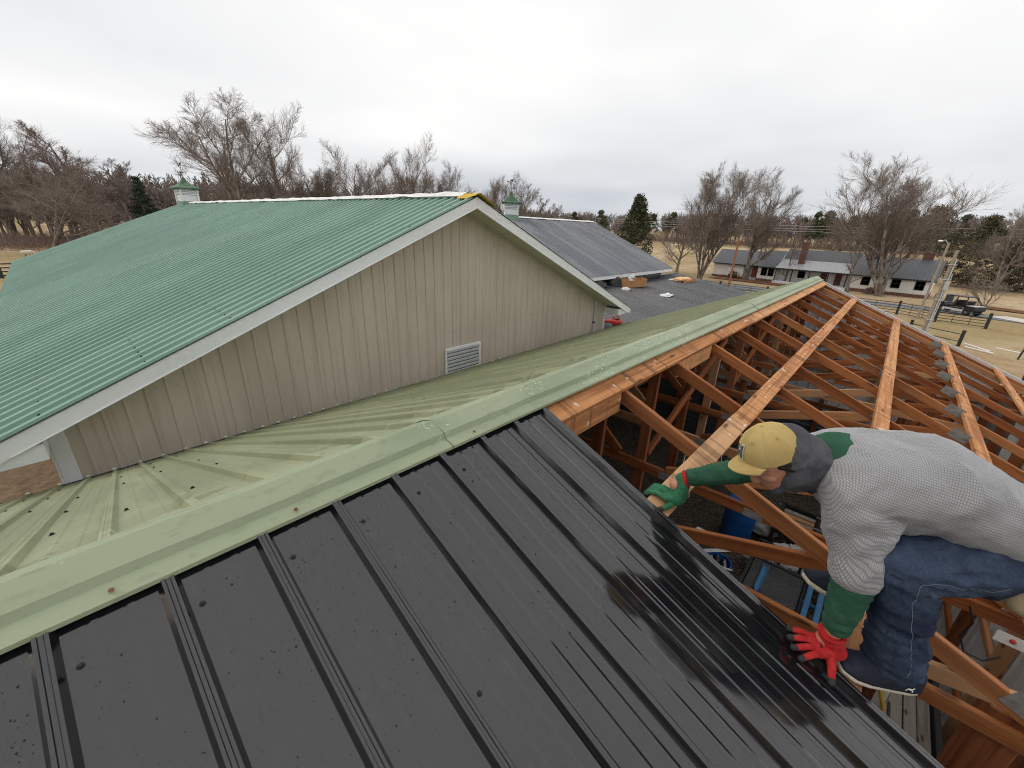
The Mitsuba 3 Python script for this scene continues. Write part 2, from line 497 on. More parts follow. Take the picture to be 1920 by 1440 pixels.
# new black panels on the near half of the right slope
R0, PITCH = -0.2264, 0.2286
blk = f'{stable}__black_roof'
put(blk, join([bx(-0.01, 0, -9, 1.6, 0, 0.01)]).apply_translation((0.03, 0, ZR - 0.06)), 'dark_trim', label='new glossy black ribbed metal roof')
for i in range(12):
    hi = 8 - 4 * i
    lo = hi - 4
    y1 = R0 + PITCH * hi + 0.043
    y0 = R0 + PITCH * lo - (0.0 if i < 11 else 0.03)
    ribs = [R0 + PITCH * k for k in range(lo, hi + 1)]
    ln = rib_line(y0, y1, ribs if i else ribs, 0.022, 0.0245, 0.0135, minor=[R0 + PITCH * (k + q) for k in range(lo, hi) for q in (0.36, 0.66)], mh=0.0019, groove=0.0025)
    if i == 0:                   # the free edge turns down
        ln = np.vstack([ln, [(y1 + 0.003, -0.016)]])
    m = sheet(ln, roofR(0, 0, 0.0005 * (i % 2)), (0, 1, 0), NR, SR * 0.118 * LEN, SR * 3.78 * LEN)
    put(f'{blk}__metal_panel', m, 'black_metal')


def screw_at(p, n, r=0.0048):
    x, y, z = frame(unit(np.cross(n, V(0.3, 1, 0.1))), n)
    B = np.column_stack([x, y, z])
    w = lathe([(0, 0), (r * 1.75, 0), (r * 1.65, r * 0.35), (r * 1.0, r * 0.45), (r * 0.95, r * 1.5), (r * 0.75, r * 1.65), (0, r * 1.65)], 12)
    w.vertices = w.vertices @ B.T + p
    return w


for k in range(-2, 6):
    put(f'{blk}__screw', screw_at(roofR(0.232, R0 + PITCH * k + 0.047), NR), 'dark_rubber', smooth=30)
for k, x in ((5, 1.55), (1, 1.62), (-3, 1.62), (3, 0.815)):
    put(f'{blk}__screw', screw_at(roofR(x, R0 + PITCH * k + 0.05), NR), 'dark_rubber', smooth=30)


def droplets():
    rg = np.random.default_rng(3)
    out = []
    ball = trimesh.creation.icosphere(subdivisions=1)
    ball = trimesh.intersections.slice_mesh_plane(ball, (0, 0, 1), (0, 0, -0.05))
    n = 0
    while n < 950:
        y = rg.uniform(-0.45, 1.5)
        x = 0.19 + rg.gamma(1.5, 0.22)
        if x > 1.9 or meshkit.noise(V(x * 7, y * 7, 2)) < rg.uniform(0.15, 0.75):
            continue
        ph = ((y - R0) / PITCH) % 1.0
        if ph < 0.15 or ph > 0.85:
            continue
        r = min(0.0008 + rg.gamma(1.2, 0.00038), 0.0030) * (0.75 + 0.35 * (x < 0.9))
        b = ball.copy()
        b.vertices = b.vertices * (r * rg.uniform(0.9, 1.4), r, r * 0.75)
        x_, y_, z_ = frame(SR, NR)
        b.vertices = b.vertices @ np.stack([x_, y_, z_]) + roofR(x, y, 0.0006)
        out.append(b)
        n += 1
    return join(out)


put(f'{blk}__rain_drop', droplets(), 'dark_rubber', smooth=True, kind='stuff')

# the old sage green slope towards the barn
sg = f'{stable}__sage_roof'
put(sg, bx(-0.02, 0, -6, 11.9, 0, 0.01).apply_translation((-0.03, 0, ZR - 0.06)), 'dark_trim', label='faded sage green ribbed metal slope beside the barn wall')
G0 = -0.098
for i in range(20):
    lo = -26 + 4 * i
    y0, y1 = G0 + PITCH * lo, min(G0 + PITCH * (lo + 4) + 0.04, 11.93)
    if y0 > 11.7:
        break
    ribs = [G0 + PITCH * k for k in range(lo, lo + 5)]
    ln = rib_line(y0 - 0.03, y1, ribs, 0.024, 0.026, 0.014, minor=[G0 + PITCH * (k + q) for k in range(lo, lo + 4) for q in (0.36, 0.66)], mh=0.003, groove=0.002)
    put(f'{sg}__metal_panel', sheet(ln, roofL(0, 0, 0.0006 * (i % 2)), (0, 1, 0), NL, SL * 0.112 * LEN, SL * 4.955 * LEN), 'sage_metal')
rs = np.random.default_rng(11)
for k in range(-6, 30):
    y = G0 + PITCH * k
    sz = 0.015 + 0.004 * rs.random()
    nl = trimesh.creation.icosphere(subdivisions=2, radius=sz)
    nl.vertices = nl.vertices * (1.0, 1.15, 0.8)
    put(f'{sg}__foam_plug', nl.apply_translation(roofL(-4.90, y + rs.uniform(-0.01, 0.01), 0.026)), 'white_plain', smooth=True)


def dark_screws():
    out = []
    for row, x in enumerate((-0.85, -1.65, -2.45, -3.3, -4.1)):
        for k in range(-10, 52):
            if rs.random() < 0.28:
                continue
            out.append(screw_at(roofL(x + rs.uniform(-0.05, 0.05), G0 + PITCH * (k + 0.22 + rs.uniform(-0.04, 0.04))), NL, 0.0062))
    return join(out)


put(f'{sg}__roof_screw', dark_screws(), 'dark_rubber', kind='stuff')
# flashing where that slope meets the barn wall, and the drip edge beyond it
put(f'{sg}__wall_flashing', beam(roofL(-4.885, -0.55, 0.004), roofL(-4.885, 11.1, 0.004), 0.05, 0.02, NL)[0], 'dark_trim')
put(f'{sg}__drip_edge', beam(roofL(-4.965, -6.2, -0.03), roofL(-4.965, -0.56, -0.03), 0.012, 0.07, NL)[0], 'sage_metal')

# ridge cap: pieces lapped over one another
cp = f'{stable}__ridge_cap'
CAPX = [(-0.145, -0.0625 - 0.006), (-0.100, -0.044), (-0.078, -0.030), (0.0, 0.0), (0.0785, -0.032), (0.0885, -0.0565), (0.143, -0.0705), (0.1435, -0.0795)]
put(cp, bx(-0.02, 0.02, -7, 11.9, 5.10, 5.115), 'dark_trim', label='pale green metal ridge cap in lapped lengths')
ends = [-6.8, -4.16, -1.59, 0.98, 3.55, 6.12, 8.7, 11.94]
for i in range(7):
    n = 14
    ys = np.linspace(ends[i] - 0.0, ends[i + 1] + 0.07, n)
    dent = np.array([0.0025 * math.sin(7.1 * y + i) + 0.002 * math.sin(17 * y) for y in ys])
    pr = np.array(CAPX)
    lift = 0.0045 * (i % 2) + 0.0
    off = lift + np.outer(dent, np.clip(1 - np.abs(pr[:, 0]) / 0.15, 0, 1))
    v = np.zeros((n, len(pr), 3))
    v[:, :, 0] = pr[:, 0] * (1 + 0.035 * (i % 2))
    v[:, :, 1] = ys[:, None]
    v[:, :, 2] = 5.176 + pr[:, 1] + off
    f = []
    c = len(pr)
    for a in range(n - 1):
        for b in range(c - 1):
            f += [(a * c + b, a * c + b + 1, (a + 1) * c + b + 1), (a * c + b, (a + 1) * c + b + 1, (a + 1) * c + b)]
    m = tm(v.reshape(-1, 3), f)
    m2 = tm(m.vertices - V(0, 0, 0.0035), m.faces[:, ::-1])
    put(f'{cp}__cap_length', join([m, m2]), 'cap_metal', smooth=18)
for y in (-0.95, -0.1, 0.34, 1.12, 2.02, 2.9, 3.35, 4.3, 5.2, 6.4):
    q = V(0.122, y, 5.176 - 0.0578)
    ws = lathe([(0, 0), (0.0065, 0), (0.006, 0.0013), (0.0032, 0.0018), (0.003, 0.005), (0, 0.0052)], 12)
    x_, y_, z_ = frame(SR, NR)
    ws.vertices = ws.vertices @ np.stack([x_, y_, z_]) + q
    put(f'{cp}__cap_screw', ws, 'rust' if y < 1.5 else 'galv_metal', smooth=30)

# purlins: flat boards on the trusses, their upper faces streaked where the old ribs lay
PT = ZR - 0.004
def purlin(xa, xb, y0, y1, warp=0.0):
    w = (xb - xa) * LEN
    xm = (xa + xb) / 2
    p = lambda y: V(xm, y, PT - K * xm) - NR * 0.019
    board(f'{stable}__purlin', p(y0), p(y1), w, 0.038, 'purlin_wood', up=NR, c=0.003)


for xa, xb, cut in ((0.10, 0.236, 5.6), (0.762, 0.872, 3.02), (1.56, 1.675, 6.6), (2.37, 2.49, 7.4), (3.22, 3.33, 4.4)):
    y0 = -7.0 if xa < 0.7 else (1.622 if xa < 1 else 1.60)
    if xa >= 0.7:
        purlin(xa, xb, -7.0, y0 - 0.004)
    purlin(xa, xb, y0, cut)
    purlin(xa + 0.004, xb + 0.004, cut + 0.004, 11.90)
for xm in (-0.2, -0.8, -1.6, -2.4, -3.3, -4.2):
    p = lambda y: V(xm, y, PT + K * xm) - NL * 0.022
    board(f'{stable}__purlin', p(-6.0), p(11.86), 0.12, 0.038, 'truss_wood', up=NL, c=0.003)

# trusses
TRUSS_Y = [2.41 + 0.9 * k for k in range(-9, 11)]
TW, TH = 0.038, 0.092
zt = lambda x: PT - 0.038 * LEN - K * abs(x) - 0.001          # upper edge of a top chord
BOT = 3.93                                                    # middle of the bottom chord


def truss(y, full=True, posts=True):
    t = nxt(f'{stable}__truss')
    dz = TH / 2 * LEN
    js = np.random.default_rng(int(y * 100) + 2000)
    e = lambda: js.uniform(-0.012, 0.012)
    xe = (zt(0) - BOT - TH) / K
    # right and left rafters; a king board between them
    board(f'{t}__top_chord', (0.02, y, zt(0.02) - dz), (3.72, y, zt(3.72) - dz), TW, TH, 'truss_wood')
    board(f'{t}__top_chord', (-0.02, y, zt(0.02) - dz), (-4.86, y, zt(4.86) - dz), TW, TH, 'truss_wood')
    board(f'{t}__bottom_chord', (-2.66, y + e() * .3, BOT + e()), (2.62, y, BOT + e()), TW, TH, 'truss_wood')
    board(f'{t}__king_board', (0.035 + e(), y + 0.04, 2.6), (0.035 + e(), y + 0.04, zt(0) - 0.05), TW, 0.092, 'post_wood', up=(1, 0, 0))
    for a, b in (((0.30, BOT + 0.05), (1.62, 4.43 - 0.02)), ((1.62, BOT + 0.06), (2.30, 4.13)), ((-0.18, BOT + 0.06), (-0.95, 4.66)), ((-1.55, BOT + 0.06), (-1.0, 4.64))):
        board(f'{t}__web_board', (a[0] + e(), y - 0.001, a[1]), (b[0] + e(), y - 0.001, b[1] + e()), TW - 0.003, TH, 'truss_wood')
    s = 1 if full else 0
    for (px, pz, w, h, rot) in ((2.30, 4.13, 0.20, 0.12, -K) if y < 3 else (2.30, 4.13, 0.17, 0.105, -K), (1.02, BOT, 0.14, 0.07, 0.0), (1.60, 4.40, 0.11, 0.075, -K), (0.3, BOT, 0.12, 0.07, 0.0)):
        a = math.atan(rot)
        m = nail_plate(w, h)
        c, q = math.cos(a), math.sin(a)
        R = np.array([[c, 0, -q], [0, 1, 0], [q, 0, c]])
        m.vertices = m.vertices @ R.T + V(px + e(), y - TW / 2 - 0.0025, pz + e() * .5)
        put(f'{t}__nail_plate', m, 'plate_steel')


def nail_plate(w, h):
    """A pressed toothed steel plate: rows of punched slots stand as small ridges."""
    parts = [trimesh.creation.box((w, 0.002, h))]
    nx, nz = max(3, int(w / 0.022)), max(3, int(h / 0.013))
    for i in range(nx):
        for j in range(nz):
            b = trimesh.creation.box((0.011, 0.003, 0.0045))
            b.apply_translation(((i + 0.5) / nx * w - w / 2, -0.0014, (j + 0.5) / nz * h - h / 2))
            parts.append(b)
    return join(parts)


for y in TRUSS_Y:
    if y > -2.0:
        truss(y)
# posts under the gussets, every truss in view
for y in TRUSS_Y:
    if y > 2.0 and round((y - 2.41) / 0.9) % 2 == 0:
        board(f'{stable}__post', (2.275, y + 0.09, 0.0), (2.275, y + 0.09, 4.02), 0.14, 0.14, 'post_wood', up=(0, 1, 0), c=0.006)
    elif y > 2.0:
        board(f'{stable}__hanger', (2.275, y + 0.04, BOT - 0.06), (2.275, y + 0.04, 4.02), 0.14, 0.038, 'post_wood', up=(0, 1, 0))
for y in (0.5, 3.35, 6.05, 8.75):
    board(f'{stable}__post', (-4.7, y, 0.0), (-4.7, y, 3.05), 0.14, 0.14, 'post_wood', up=(0, 1, 0), c=0.006)
# short blocks under the ridge board between trusses
for k in (0, 2):
    y0 = 1.51 + 0.9 * k
    board(f'{stable}__ridge_block', (0.195, y0 + 0.03, zt(0.195) - 0.085), (0.195, y0 + 0.86, zt(0.195) - 0.085), 0.038, 0.135, 'purlin_wood')
# long braces tying the trusses together
for x, z in ((-0.92, BOT + 0.07), (-2.0, BOT + 0.07)):
    board(f'{stable}__tie_board', (x, 0.3, z), (x, 11.7, z), 0.09, 0.036, 'truss_wood')
for x0, x1, y0 in ((0.06, 0.07, 3.4), (0.06, 0.07, 6.1), (0.06, 0.07, 8.8)):
    board(f'{stable}__brace', (x0, y0, BOT + 0.1), (x1, y0 + 1.8, 4.85), 0.036, 0.085, 'truss_wood')

# far gable wall: grey sheeting on studs, with a rake trim along its roof edge
gw = f'{stable}__gable_wall'
put(gw, tm([(-4.85, FAR_Y + 0.03, 0), (3.4, FAR_Y + 0.03, 0), (3.4, FAR_Y + 0.03, zt(3.4) - .02), (0, FAR_Y + 0.03, zt(0) - 0.02), (-4.85, FAR_Y + 0.03, zt(4.85) - 0.02)], [(0, 1, 3), (1, 2, 3), (0, 3, 4)]), 'grey_wall_metal', label='far gable wall of grey metal sheeting seen from inside')
for i in range(9):
    x0, x1 = -4.85 + 0.9144 * i, min(-4.85 + 0.9144 * (i + 1), 3.38)
    ln = rib_line(x0, x1, [x0 + 0.1 + PITCH * k for k in range(4)], 0.02, 0.03, 0.013)
    A = lambda s: np.stack([0 * s, 0 * s, 0 * s + 1.9], -1)
    B = lambda s: np.stack([0 * s, 0 * s, zt(0) - K * np.abs(s) - 0.03], -1)
    put(f'{gw}__metal_panel', sheet(ln, (0, FAR_Y, 0), (1, 0, 0), (0, -1, 0), A, B), 'galv_metal')
for z0, z1 in ((0.05, 0.95), (0.95, 1.9)):
    ln = rib_line(z0, z1, [z0 + 0.1 + 0.18 * k for k in range(5)], 0.02, 0.03, 0.013)
    put(f'{gw}__metal_panel', sheet(ln, (0, FAR_Y - 0.01, 0), (0, 0, 1), (0, -1, 0), (-4.84, 0, 0), (3.38, 0, 0)), 'dark_wall_metal')
for x in (-3.4, -2.55, -1.7, -0.85, 0.85, 1.7, 2.55):
    board(f'{gw}__stud', (x, FAR_Y - 0.09, 0.0), (x, FAR_Y - 0.09, zt(x) - 0.12), 0.09, 0.05, 'post_wood', up=(0, 1, 0))
for z in (2.2, 3.1):
    board(f'{gw}__girt', (-4.8, FAR_Y - 0.05, z), (3.3, FAR_Y - 0.05, z), 0.05, 0.09, 'truss_wood')
board(f'{stable}__rake_rafter', (0.0, FAR_Y - 0.03, zt(0) - 0.055), (3.72, FAR_Y - 0.03, zt(3.72) - 0.055), 0.038, 0.10, 'truss_wood')
rk, _ = beam((0.0, FAR_Y + 0.03, ZR - 0.035), (3.78, FAR_Y + 0.03, ZR - 0.035 - K * 3.78), 0.05, 0.075)
put(f'{stable}__rake_trim', rk, 'galv_metal', label='pale metal trim along the far gable edge')
rk, _ = beam((-0.05, FAR_Y + 0.02, ZR - 0.06), (-4.95, FAR_Y + 0.02, ZR - 0.06 - K * 4.9), 0.02, 0.09)
put(f'{stable}__rake_trim', rk, 'sage_metal')

# right wall: girts, posts, corrugated sheets; left wall: dark sheets
rw = f'{stable}__side_wall'
put(rw, bx(3.44, 3.46, -9, 11.9, 0, 3.55), 'grey_wall_metal')
for i in range(12):
    y0 = -1.0 + 0.9144 * i
    ln = rib_line(y0, y0 + 0.9144, [y0 + 0.1 + PITCH * k for k in range(4)], 0.02, 0.03, 0.013)
    put(f'{rw}__metal_panel', sheet(ln, (3.42, 0, 0), (0, 1, 0), (-1, 0, 0), (0, 0, 0.05), (0, 0, 3.5)), 'galv_metal')
for y in np.arange(0.6, 11.8, 1.35):
    board(f'{rw}__stud', (3.33, y, 0.0), (3.33, y, 3.5), 0.12, 0.09, 'post_wood', up=(0, 1, 0))
for z in (0.6, 1.5, 2.4):
    board(f'{rw}__girt', (3.37, -1, z), (3.37, 11.8, z), 0.05, 0.09, 'truss_wood')
lw = nxt(f'{stable}__side_wall')
put(lw + '_base' if False else lw, bx(-4.90, -4.87, -9, 11.1, 0, 3.05), 'grey_wall_metal')
for z0 in np.arange(0.02, 2.7, 0.7):
    ln = rib_line(z0, z0 + 0.7, [z0 + 0.1 + 0.175 * k for k in range(4)], 0.02, 0.03, 0.013)
    put(f'{lw}__metal_panel', sheet(ln, (-4.86, 0, 0), (0, 0, 1), (1, 0, 0), (0, -6, 0), (0, 11.7, 0)), 'dark_wall_metal')
# near end closed far behind the camera
put(f'{stable}__end_wall', bx(-4.85, 3.4, -9.05, -9.0, 0, 3.5), 'grey_wall_metal')


# ------------------------------------------------------------------ the barn with the green roof
barn = thing('barn', 'large beige barn with a green corrugated metal roof and white rake boards', 'barn')
WX, FX, PY, PZ = -4.912, -4.43, 5.33, 6.46
BY0, BY1 = -0.50, 11.12
EY0, EY1 = -1.15, 11.82
FARX = -27.3
wall = f'{barn}__wall'
sof = lambda y: PZ - 0.195 - K * abs(y - PY)
pts = [(BY0, 0), (BY1, 0), (BY1, sof(BY1)), (PY, sof(PY)), (BY0, sof(BY0))]
gm = trimesh.creation.extrude_polygon(Polygon(pts), 0.05)
gm.vertices = np.column_stack([WX - 0.055 + gm.vertices[:, 2], gm.vertices[:, 0], gm.vertices[:, 1]])
put(wall, gm, 'beige_metal', label='beige vertical metal siding of the gable')
WR0, WP = -0.246, 0.2068
for i in range(14):
    y0 = -0.36 + 4 * WP * i
    y1 = min(y0 + 4 * WP, BY1 - 0.06)
    if i == 0:
        y0 = BY0 + 0.09
    ks = [WR0 + WP * k for k in range(-2, 60)]
    ln = rib_line(y0, y1, [c for c in ks if y0 + 0.01 < c < y1 - 0.01], 0.014, 0.017, 0.007)
    A = lambda s: np.stack([0 * s, 0 * s, 0 * s + 2.2], -1)
    B = lambda s: np.stack([0 * s, 0 * s, PZ - 0.19 - K * np.abs(s - PY)], -1)
    if y0 < PY < y1:
        j = np.searchsorted(ln[:, 0], PY)
        ln = np.insert(ln, j, (PY, np.interp(PY, ln[:, 0], ln[:, 1])), axis=0)
    put(f'{wall}__siding_panel', sheet(ln, (WX, 0, 0), (0, 1, 0), (1, 0, 0), A, B), 'beige_metal')
put(f'{barn}__corner_trim', bx(WX - 0.01, WX + 0.022, BY0 - 0.005, BY0 + 0.13, 0, 3.85, 0.004), 'white_metal')
put(f'{barn}__corner_trim', bx(WX - 0.2, WX + 0.010, BY0 - 0.03, BY0 - 0.005, 0, 3.85, 0.004), 'white_metal')
put(f'{barn}__corner_trim', bx(WX - 0.01, WX + 0.022, BY1 - 0.075, BY1 + 0.005, 0, 3.86, 0.004), 'white_metal')
put(f'{barn}__back_wall', bx(FARX + 0.3, WX - 0.06, BY0, BY1, 0, 3.55), 'beige_metal')

for sgn, ye in ((-1, EY0), (1, EY1)):
    # rake board with a folded lip and dark drip line above it
    zb = lambda y: PZ - K * abs(y - PY)
    yp = PY
    o = 0.19
    poly = Polygon([(yp, zb(yp)), (ye, zb(ye)), (ye, 3.635), (ye - sgn * 0.18, 3.635), (ye - sgn * 0.42, zb(ye - sgn * .42) - o), (yp, zb(yp) - o)])
    m = trimesh.creation.extrude_polygon(poly, 0.03)
    m.vertices = np.column_stack([FX - 0.03 + m.vertices[:, 2] + (0.0015 if sgn > 0 else 0), m.vertices[:, 0], m.vertices[:, 1]])
    put(f'{barn}__rake_board', m, 'white_metal')
    lip, _ = beam((FX + 0.006, yp, zb(yp) - o + 0.006), (FX + 0.006, ye - sgn * .42, zb(ye - sgn * .42) - o + 0.006), 0.012, 0.014)
    put(f'{barn}__rake_lip', lip, 'white_metal')
    dl, _ = beam((FX + 0.004, yp, zb(yp) + 0.004), (FX + 0.004, ye, zb(ye) + 0.004), 0.022, 0.016)
    put(f'{barn}__drip_edge', dl, 'dark_trim')
    # soffit boards under the rake overhang
    n = 44
    for i in range(n):
        ya, yb = yp + (ye - sgn * 0.66 - yp) * i / n, yp + (ye - sgn * 0.66 - yp) * (i + 1) / n
        za, zb_ = sof(ya) + 0.02, sof(yb) + 0.02
        b, _ = beam((WX + 0.004, (ya + yb) / 2, (za + zb_) / 2), (FX - 0.031, (ya + yb) / 2, (za + zb_) / 2), abs(yb - ya) * LEN - 0.006, 0.012, up=(0, K * sgn, 1), c=0.002)
        put(f'{barn}__soffit_board', b, 'soffit_vinyl')
    mold, _ = beam((WX + 0.03, yp, sof(yp) - 0.005), (WX + 0.03, ye - sgn * .68, sof(ye - sgn * .68) - 0.005), 0.03, 0.03)
    put(f'{barn}__soffit_molding', mold, 'soffit_vinyl')
    # boxed eave along the side wall
    yw = BY0 if sgn < 0 else BY1
    y_a, y_b = sorted((yw + sgn * 0.006, ye - sgn * 0.03))
    put(f'{barn}__eave_box', bx(FARX + 0.1, FX - 0.034, y_a, y_b, 3.62, 3.80, 0.003), 'white_metal')
    put(f'{barn}__eave_fascia', bx(FARX + 0.05, FX - 0.032, min(ye, ye - sgn * 0.026), max(ye, ye - sgn * 0.026), 3.60, zb(ye) - 0.01, 0.003), 'white_metal')

# roof panels
br = f'{barn}__roof'
for sgn, ye in ((-1, EY0), (1, EY1)):
    a, b = V(0, PY, PZ), V(0, ye + sgn * 0.03, PZ - K * (abs(ye - PY) + 0.03))
    key = br if sgn < 0 else f'{barn}__roof_001'
    put(key, tm([(FX, a[1], a[2] - .002), (FX, b[1], b[2] - .002), (FARX, b[1], b[2] - .002), (FARX, a[1], a[2] - .002)], [(0, 1, 2), (0, 2, 3)]), 'barn_green_metal', label='green ribbed metal roof slope' if sgn < 0 else None)
    N = V(0, sgn * K, 1) / LEN
    x = FX + 0.02
    for i in range(25):
        x1 = x - 4 * 0.2286
        ribs = [x - 0.05 - 0.2286 * k for k in range(4)]
        ln = rib_line(x1 - 0.004, x, ribs, 0.034, 0.040, 0.026, minor=[r - 0.2286 * q for r in ribs for q in (0.36, 0.66)], mh=0.003) if sgn < 0 else rib_line(x1, x, ribs, 0.022, 0.036, 0.014)
        ln[:, 1] += 0.004
        put(f'{key}__metal_panel', sheet(ln, (0, PY, PZ), (1, 0, 0), N, V(0, sgn, -K) * 0.10, V(0, sgn, -K) * (abs(ye - PY) + 0.035)), 'barn_green_metal')
        x = x1
def barn_screws():
    out = []
    rg = np.random.default_rng(17)
    b = trimesh.creation.icosphere(subdivisions=0, radius=0.013)
    for d in (0.45, 1.3, 2.2, 3.1, 4.0, 4.9, 5.8):
        for k in range(100):
            if rg.random() < 0.25:
                continue
            out.append(b.copy().apply_translation((FX - 0.02 - 0.2286 * (k + 0.62) + rg.uniform(-.02, .02), PY - d, PZ - K * d + 0.012 + rg.uniform(0, .004))))
    return join(out)


put(f'{br}__roof_screw', barn_screws(), 'dark_trim', kind='stuff')
out_ = []
for z in (3.15, 4.0, 4.9, 5.6):
    for k in range(56):
        y = WR0 + WP * (k + 0.5)
        if BY0 + 0.2 < y < BY1 - 0.1 and z < PZ - 0.3 - K * abs(y - PY):
            out_.append(trimesh.creation.icosphere(subdivisions=0, radius=0.007).apply_translation((WX + 0.003, y, z)))
put(f'{wall}__siding_screw', join(out_), 'plate_steel', kind='stuff')
# far gable closing and its rake
put(f'{barn}__far_rake', beam((FARX, EY0, PZ - K * (PY - EY0)), (FARX, PY, PZ), 0.03, 0.05)[0], 'barn_green_metal')
fg = trimesh.creation.extrude_polygon(Polygon([(BY0, 3.5), (BY1, 3.5), (BY1, sof(BY1)), (PY, sof(PY)), (BY0, sof(BY0))]), 0.05)
fg.vertices = np.column_stack([FARX + 0.3 + fg.vertices[:, 2], fg.vertices[:, 0], fg.vertices[:, 1]])
put(f'{barn}__far_gable', fg, 'beige_metal')


def ridge_strip(x0, x1, y, z, seed, w=0.13, along='x'):
    """Crinkled white membrane lying over an open ridge."""
    rg = np.random.default_rng(seed)
    n = int(abs(x1 - x0) / 0.16)
    s = np.linspace(x0, x1, n)
    cr = np.array([(-w, -0.40 * w), (-w * 0.5, -0.10 * w), (0, 0.02), (w * 0.5, -0.10 * w), (w, -0.40 * w)])
    v = np.zeros((n, 5, 3))
    j = rg.normal(0, 0.007, (n, 5, 2))
    j = (j + np.roll(j, 1, 0) + np.roll(j, -1, 0)) / 2
    v[:, :, 0] = s[:, None]
    v[:, :, 1] = y + cr[:, 0] + j[:, :, 0]
    v[:, :, 2] = z + cr[:, 1] + np.abs(j[:, :, 1]) * 1.6 + 0.02
    if along == 'y':
        v = v[:, :, [1, 0, 2]]
    f = []
    for a in range(n - 1):
        for b in range(4):
            f += [(a * 5 + b, a * 5 + b + 1, a * 5 + b + 6), (a * 5 + b, a * 5 + b + 6, a * 5 + b + 5)]
    return tm(v.reshape(-1, 3), f)


put(f'{br}__ridge_membrane', ridge_strip(FARX + 0.05, FX - 0.25, PY, PZ + 0.035, 2), 'white_plain', label='white membrane over the open ridge')

# louvred gable vent
vt = f'{barn}__vent'
vy0, vy1, vz0, vz1 = 4.93, 5.83, 3.08, 3.645
put(vt, bx(WX + 0.001, WX + 0.016, vy0, vy1, vz0, vz1), 'dark_trim', label='white louvred vent low in the gable wall')
put(f'{vt}__frame_rail', bx(WX + 0.016, WX + 0.05, vy0 - 0.03, vy1 + 0.03, vz1 - 0.03, vz1 + 0.012, 0.004), 'white_metal')
for ya in (vy0 - 0.03, vy1 - 0.005):
    put(f'{vt}__frame_stile', bx(WX + 0.016, WX + 0.048, ya, ya + 0.035, vz0 - 0.03, vz1 - 0.031, 0.004), 'white_metal')
for i in range(7):
    z = vz0 + (vz1 - 0.03 - vz0) * (i + 0.5) / 7
    s, _ = beam((WX + 0.03, vy0 + 0.006, z), (WX + 0.03, vy1 - 0.006, z), 0.010, 0.088, up=(0.62, 0, 1))
    put(f'{vt}__slat', s, 'white_metal')
# conduit with couplings near the right corner
pc = [(WX + 0.03, 10.47, 3.0), (WX + 0.03, 10.47, 3.98), (WX + 0.02, 10.47, 4.02)]
put(f'{barn}__conduit', tube(pc, 0.022, 8), 'galv_metal', smooth=True)
put(f'{barn}__conduit_coupling', bx(WX + 0.005, WX + 0.06, 10.43, 10.51, 3.90, 4.06, 0.01), 'galv_metal')
put(f'{barn}__conduit_coupling', lathe([(0.028, 0), (0.034, 0.01), (0.034, 0.05), (0.028, 0.06)], 12, (WX + 0.03, 10.47, 3.40)), 'dark_trim', smooth=30)


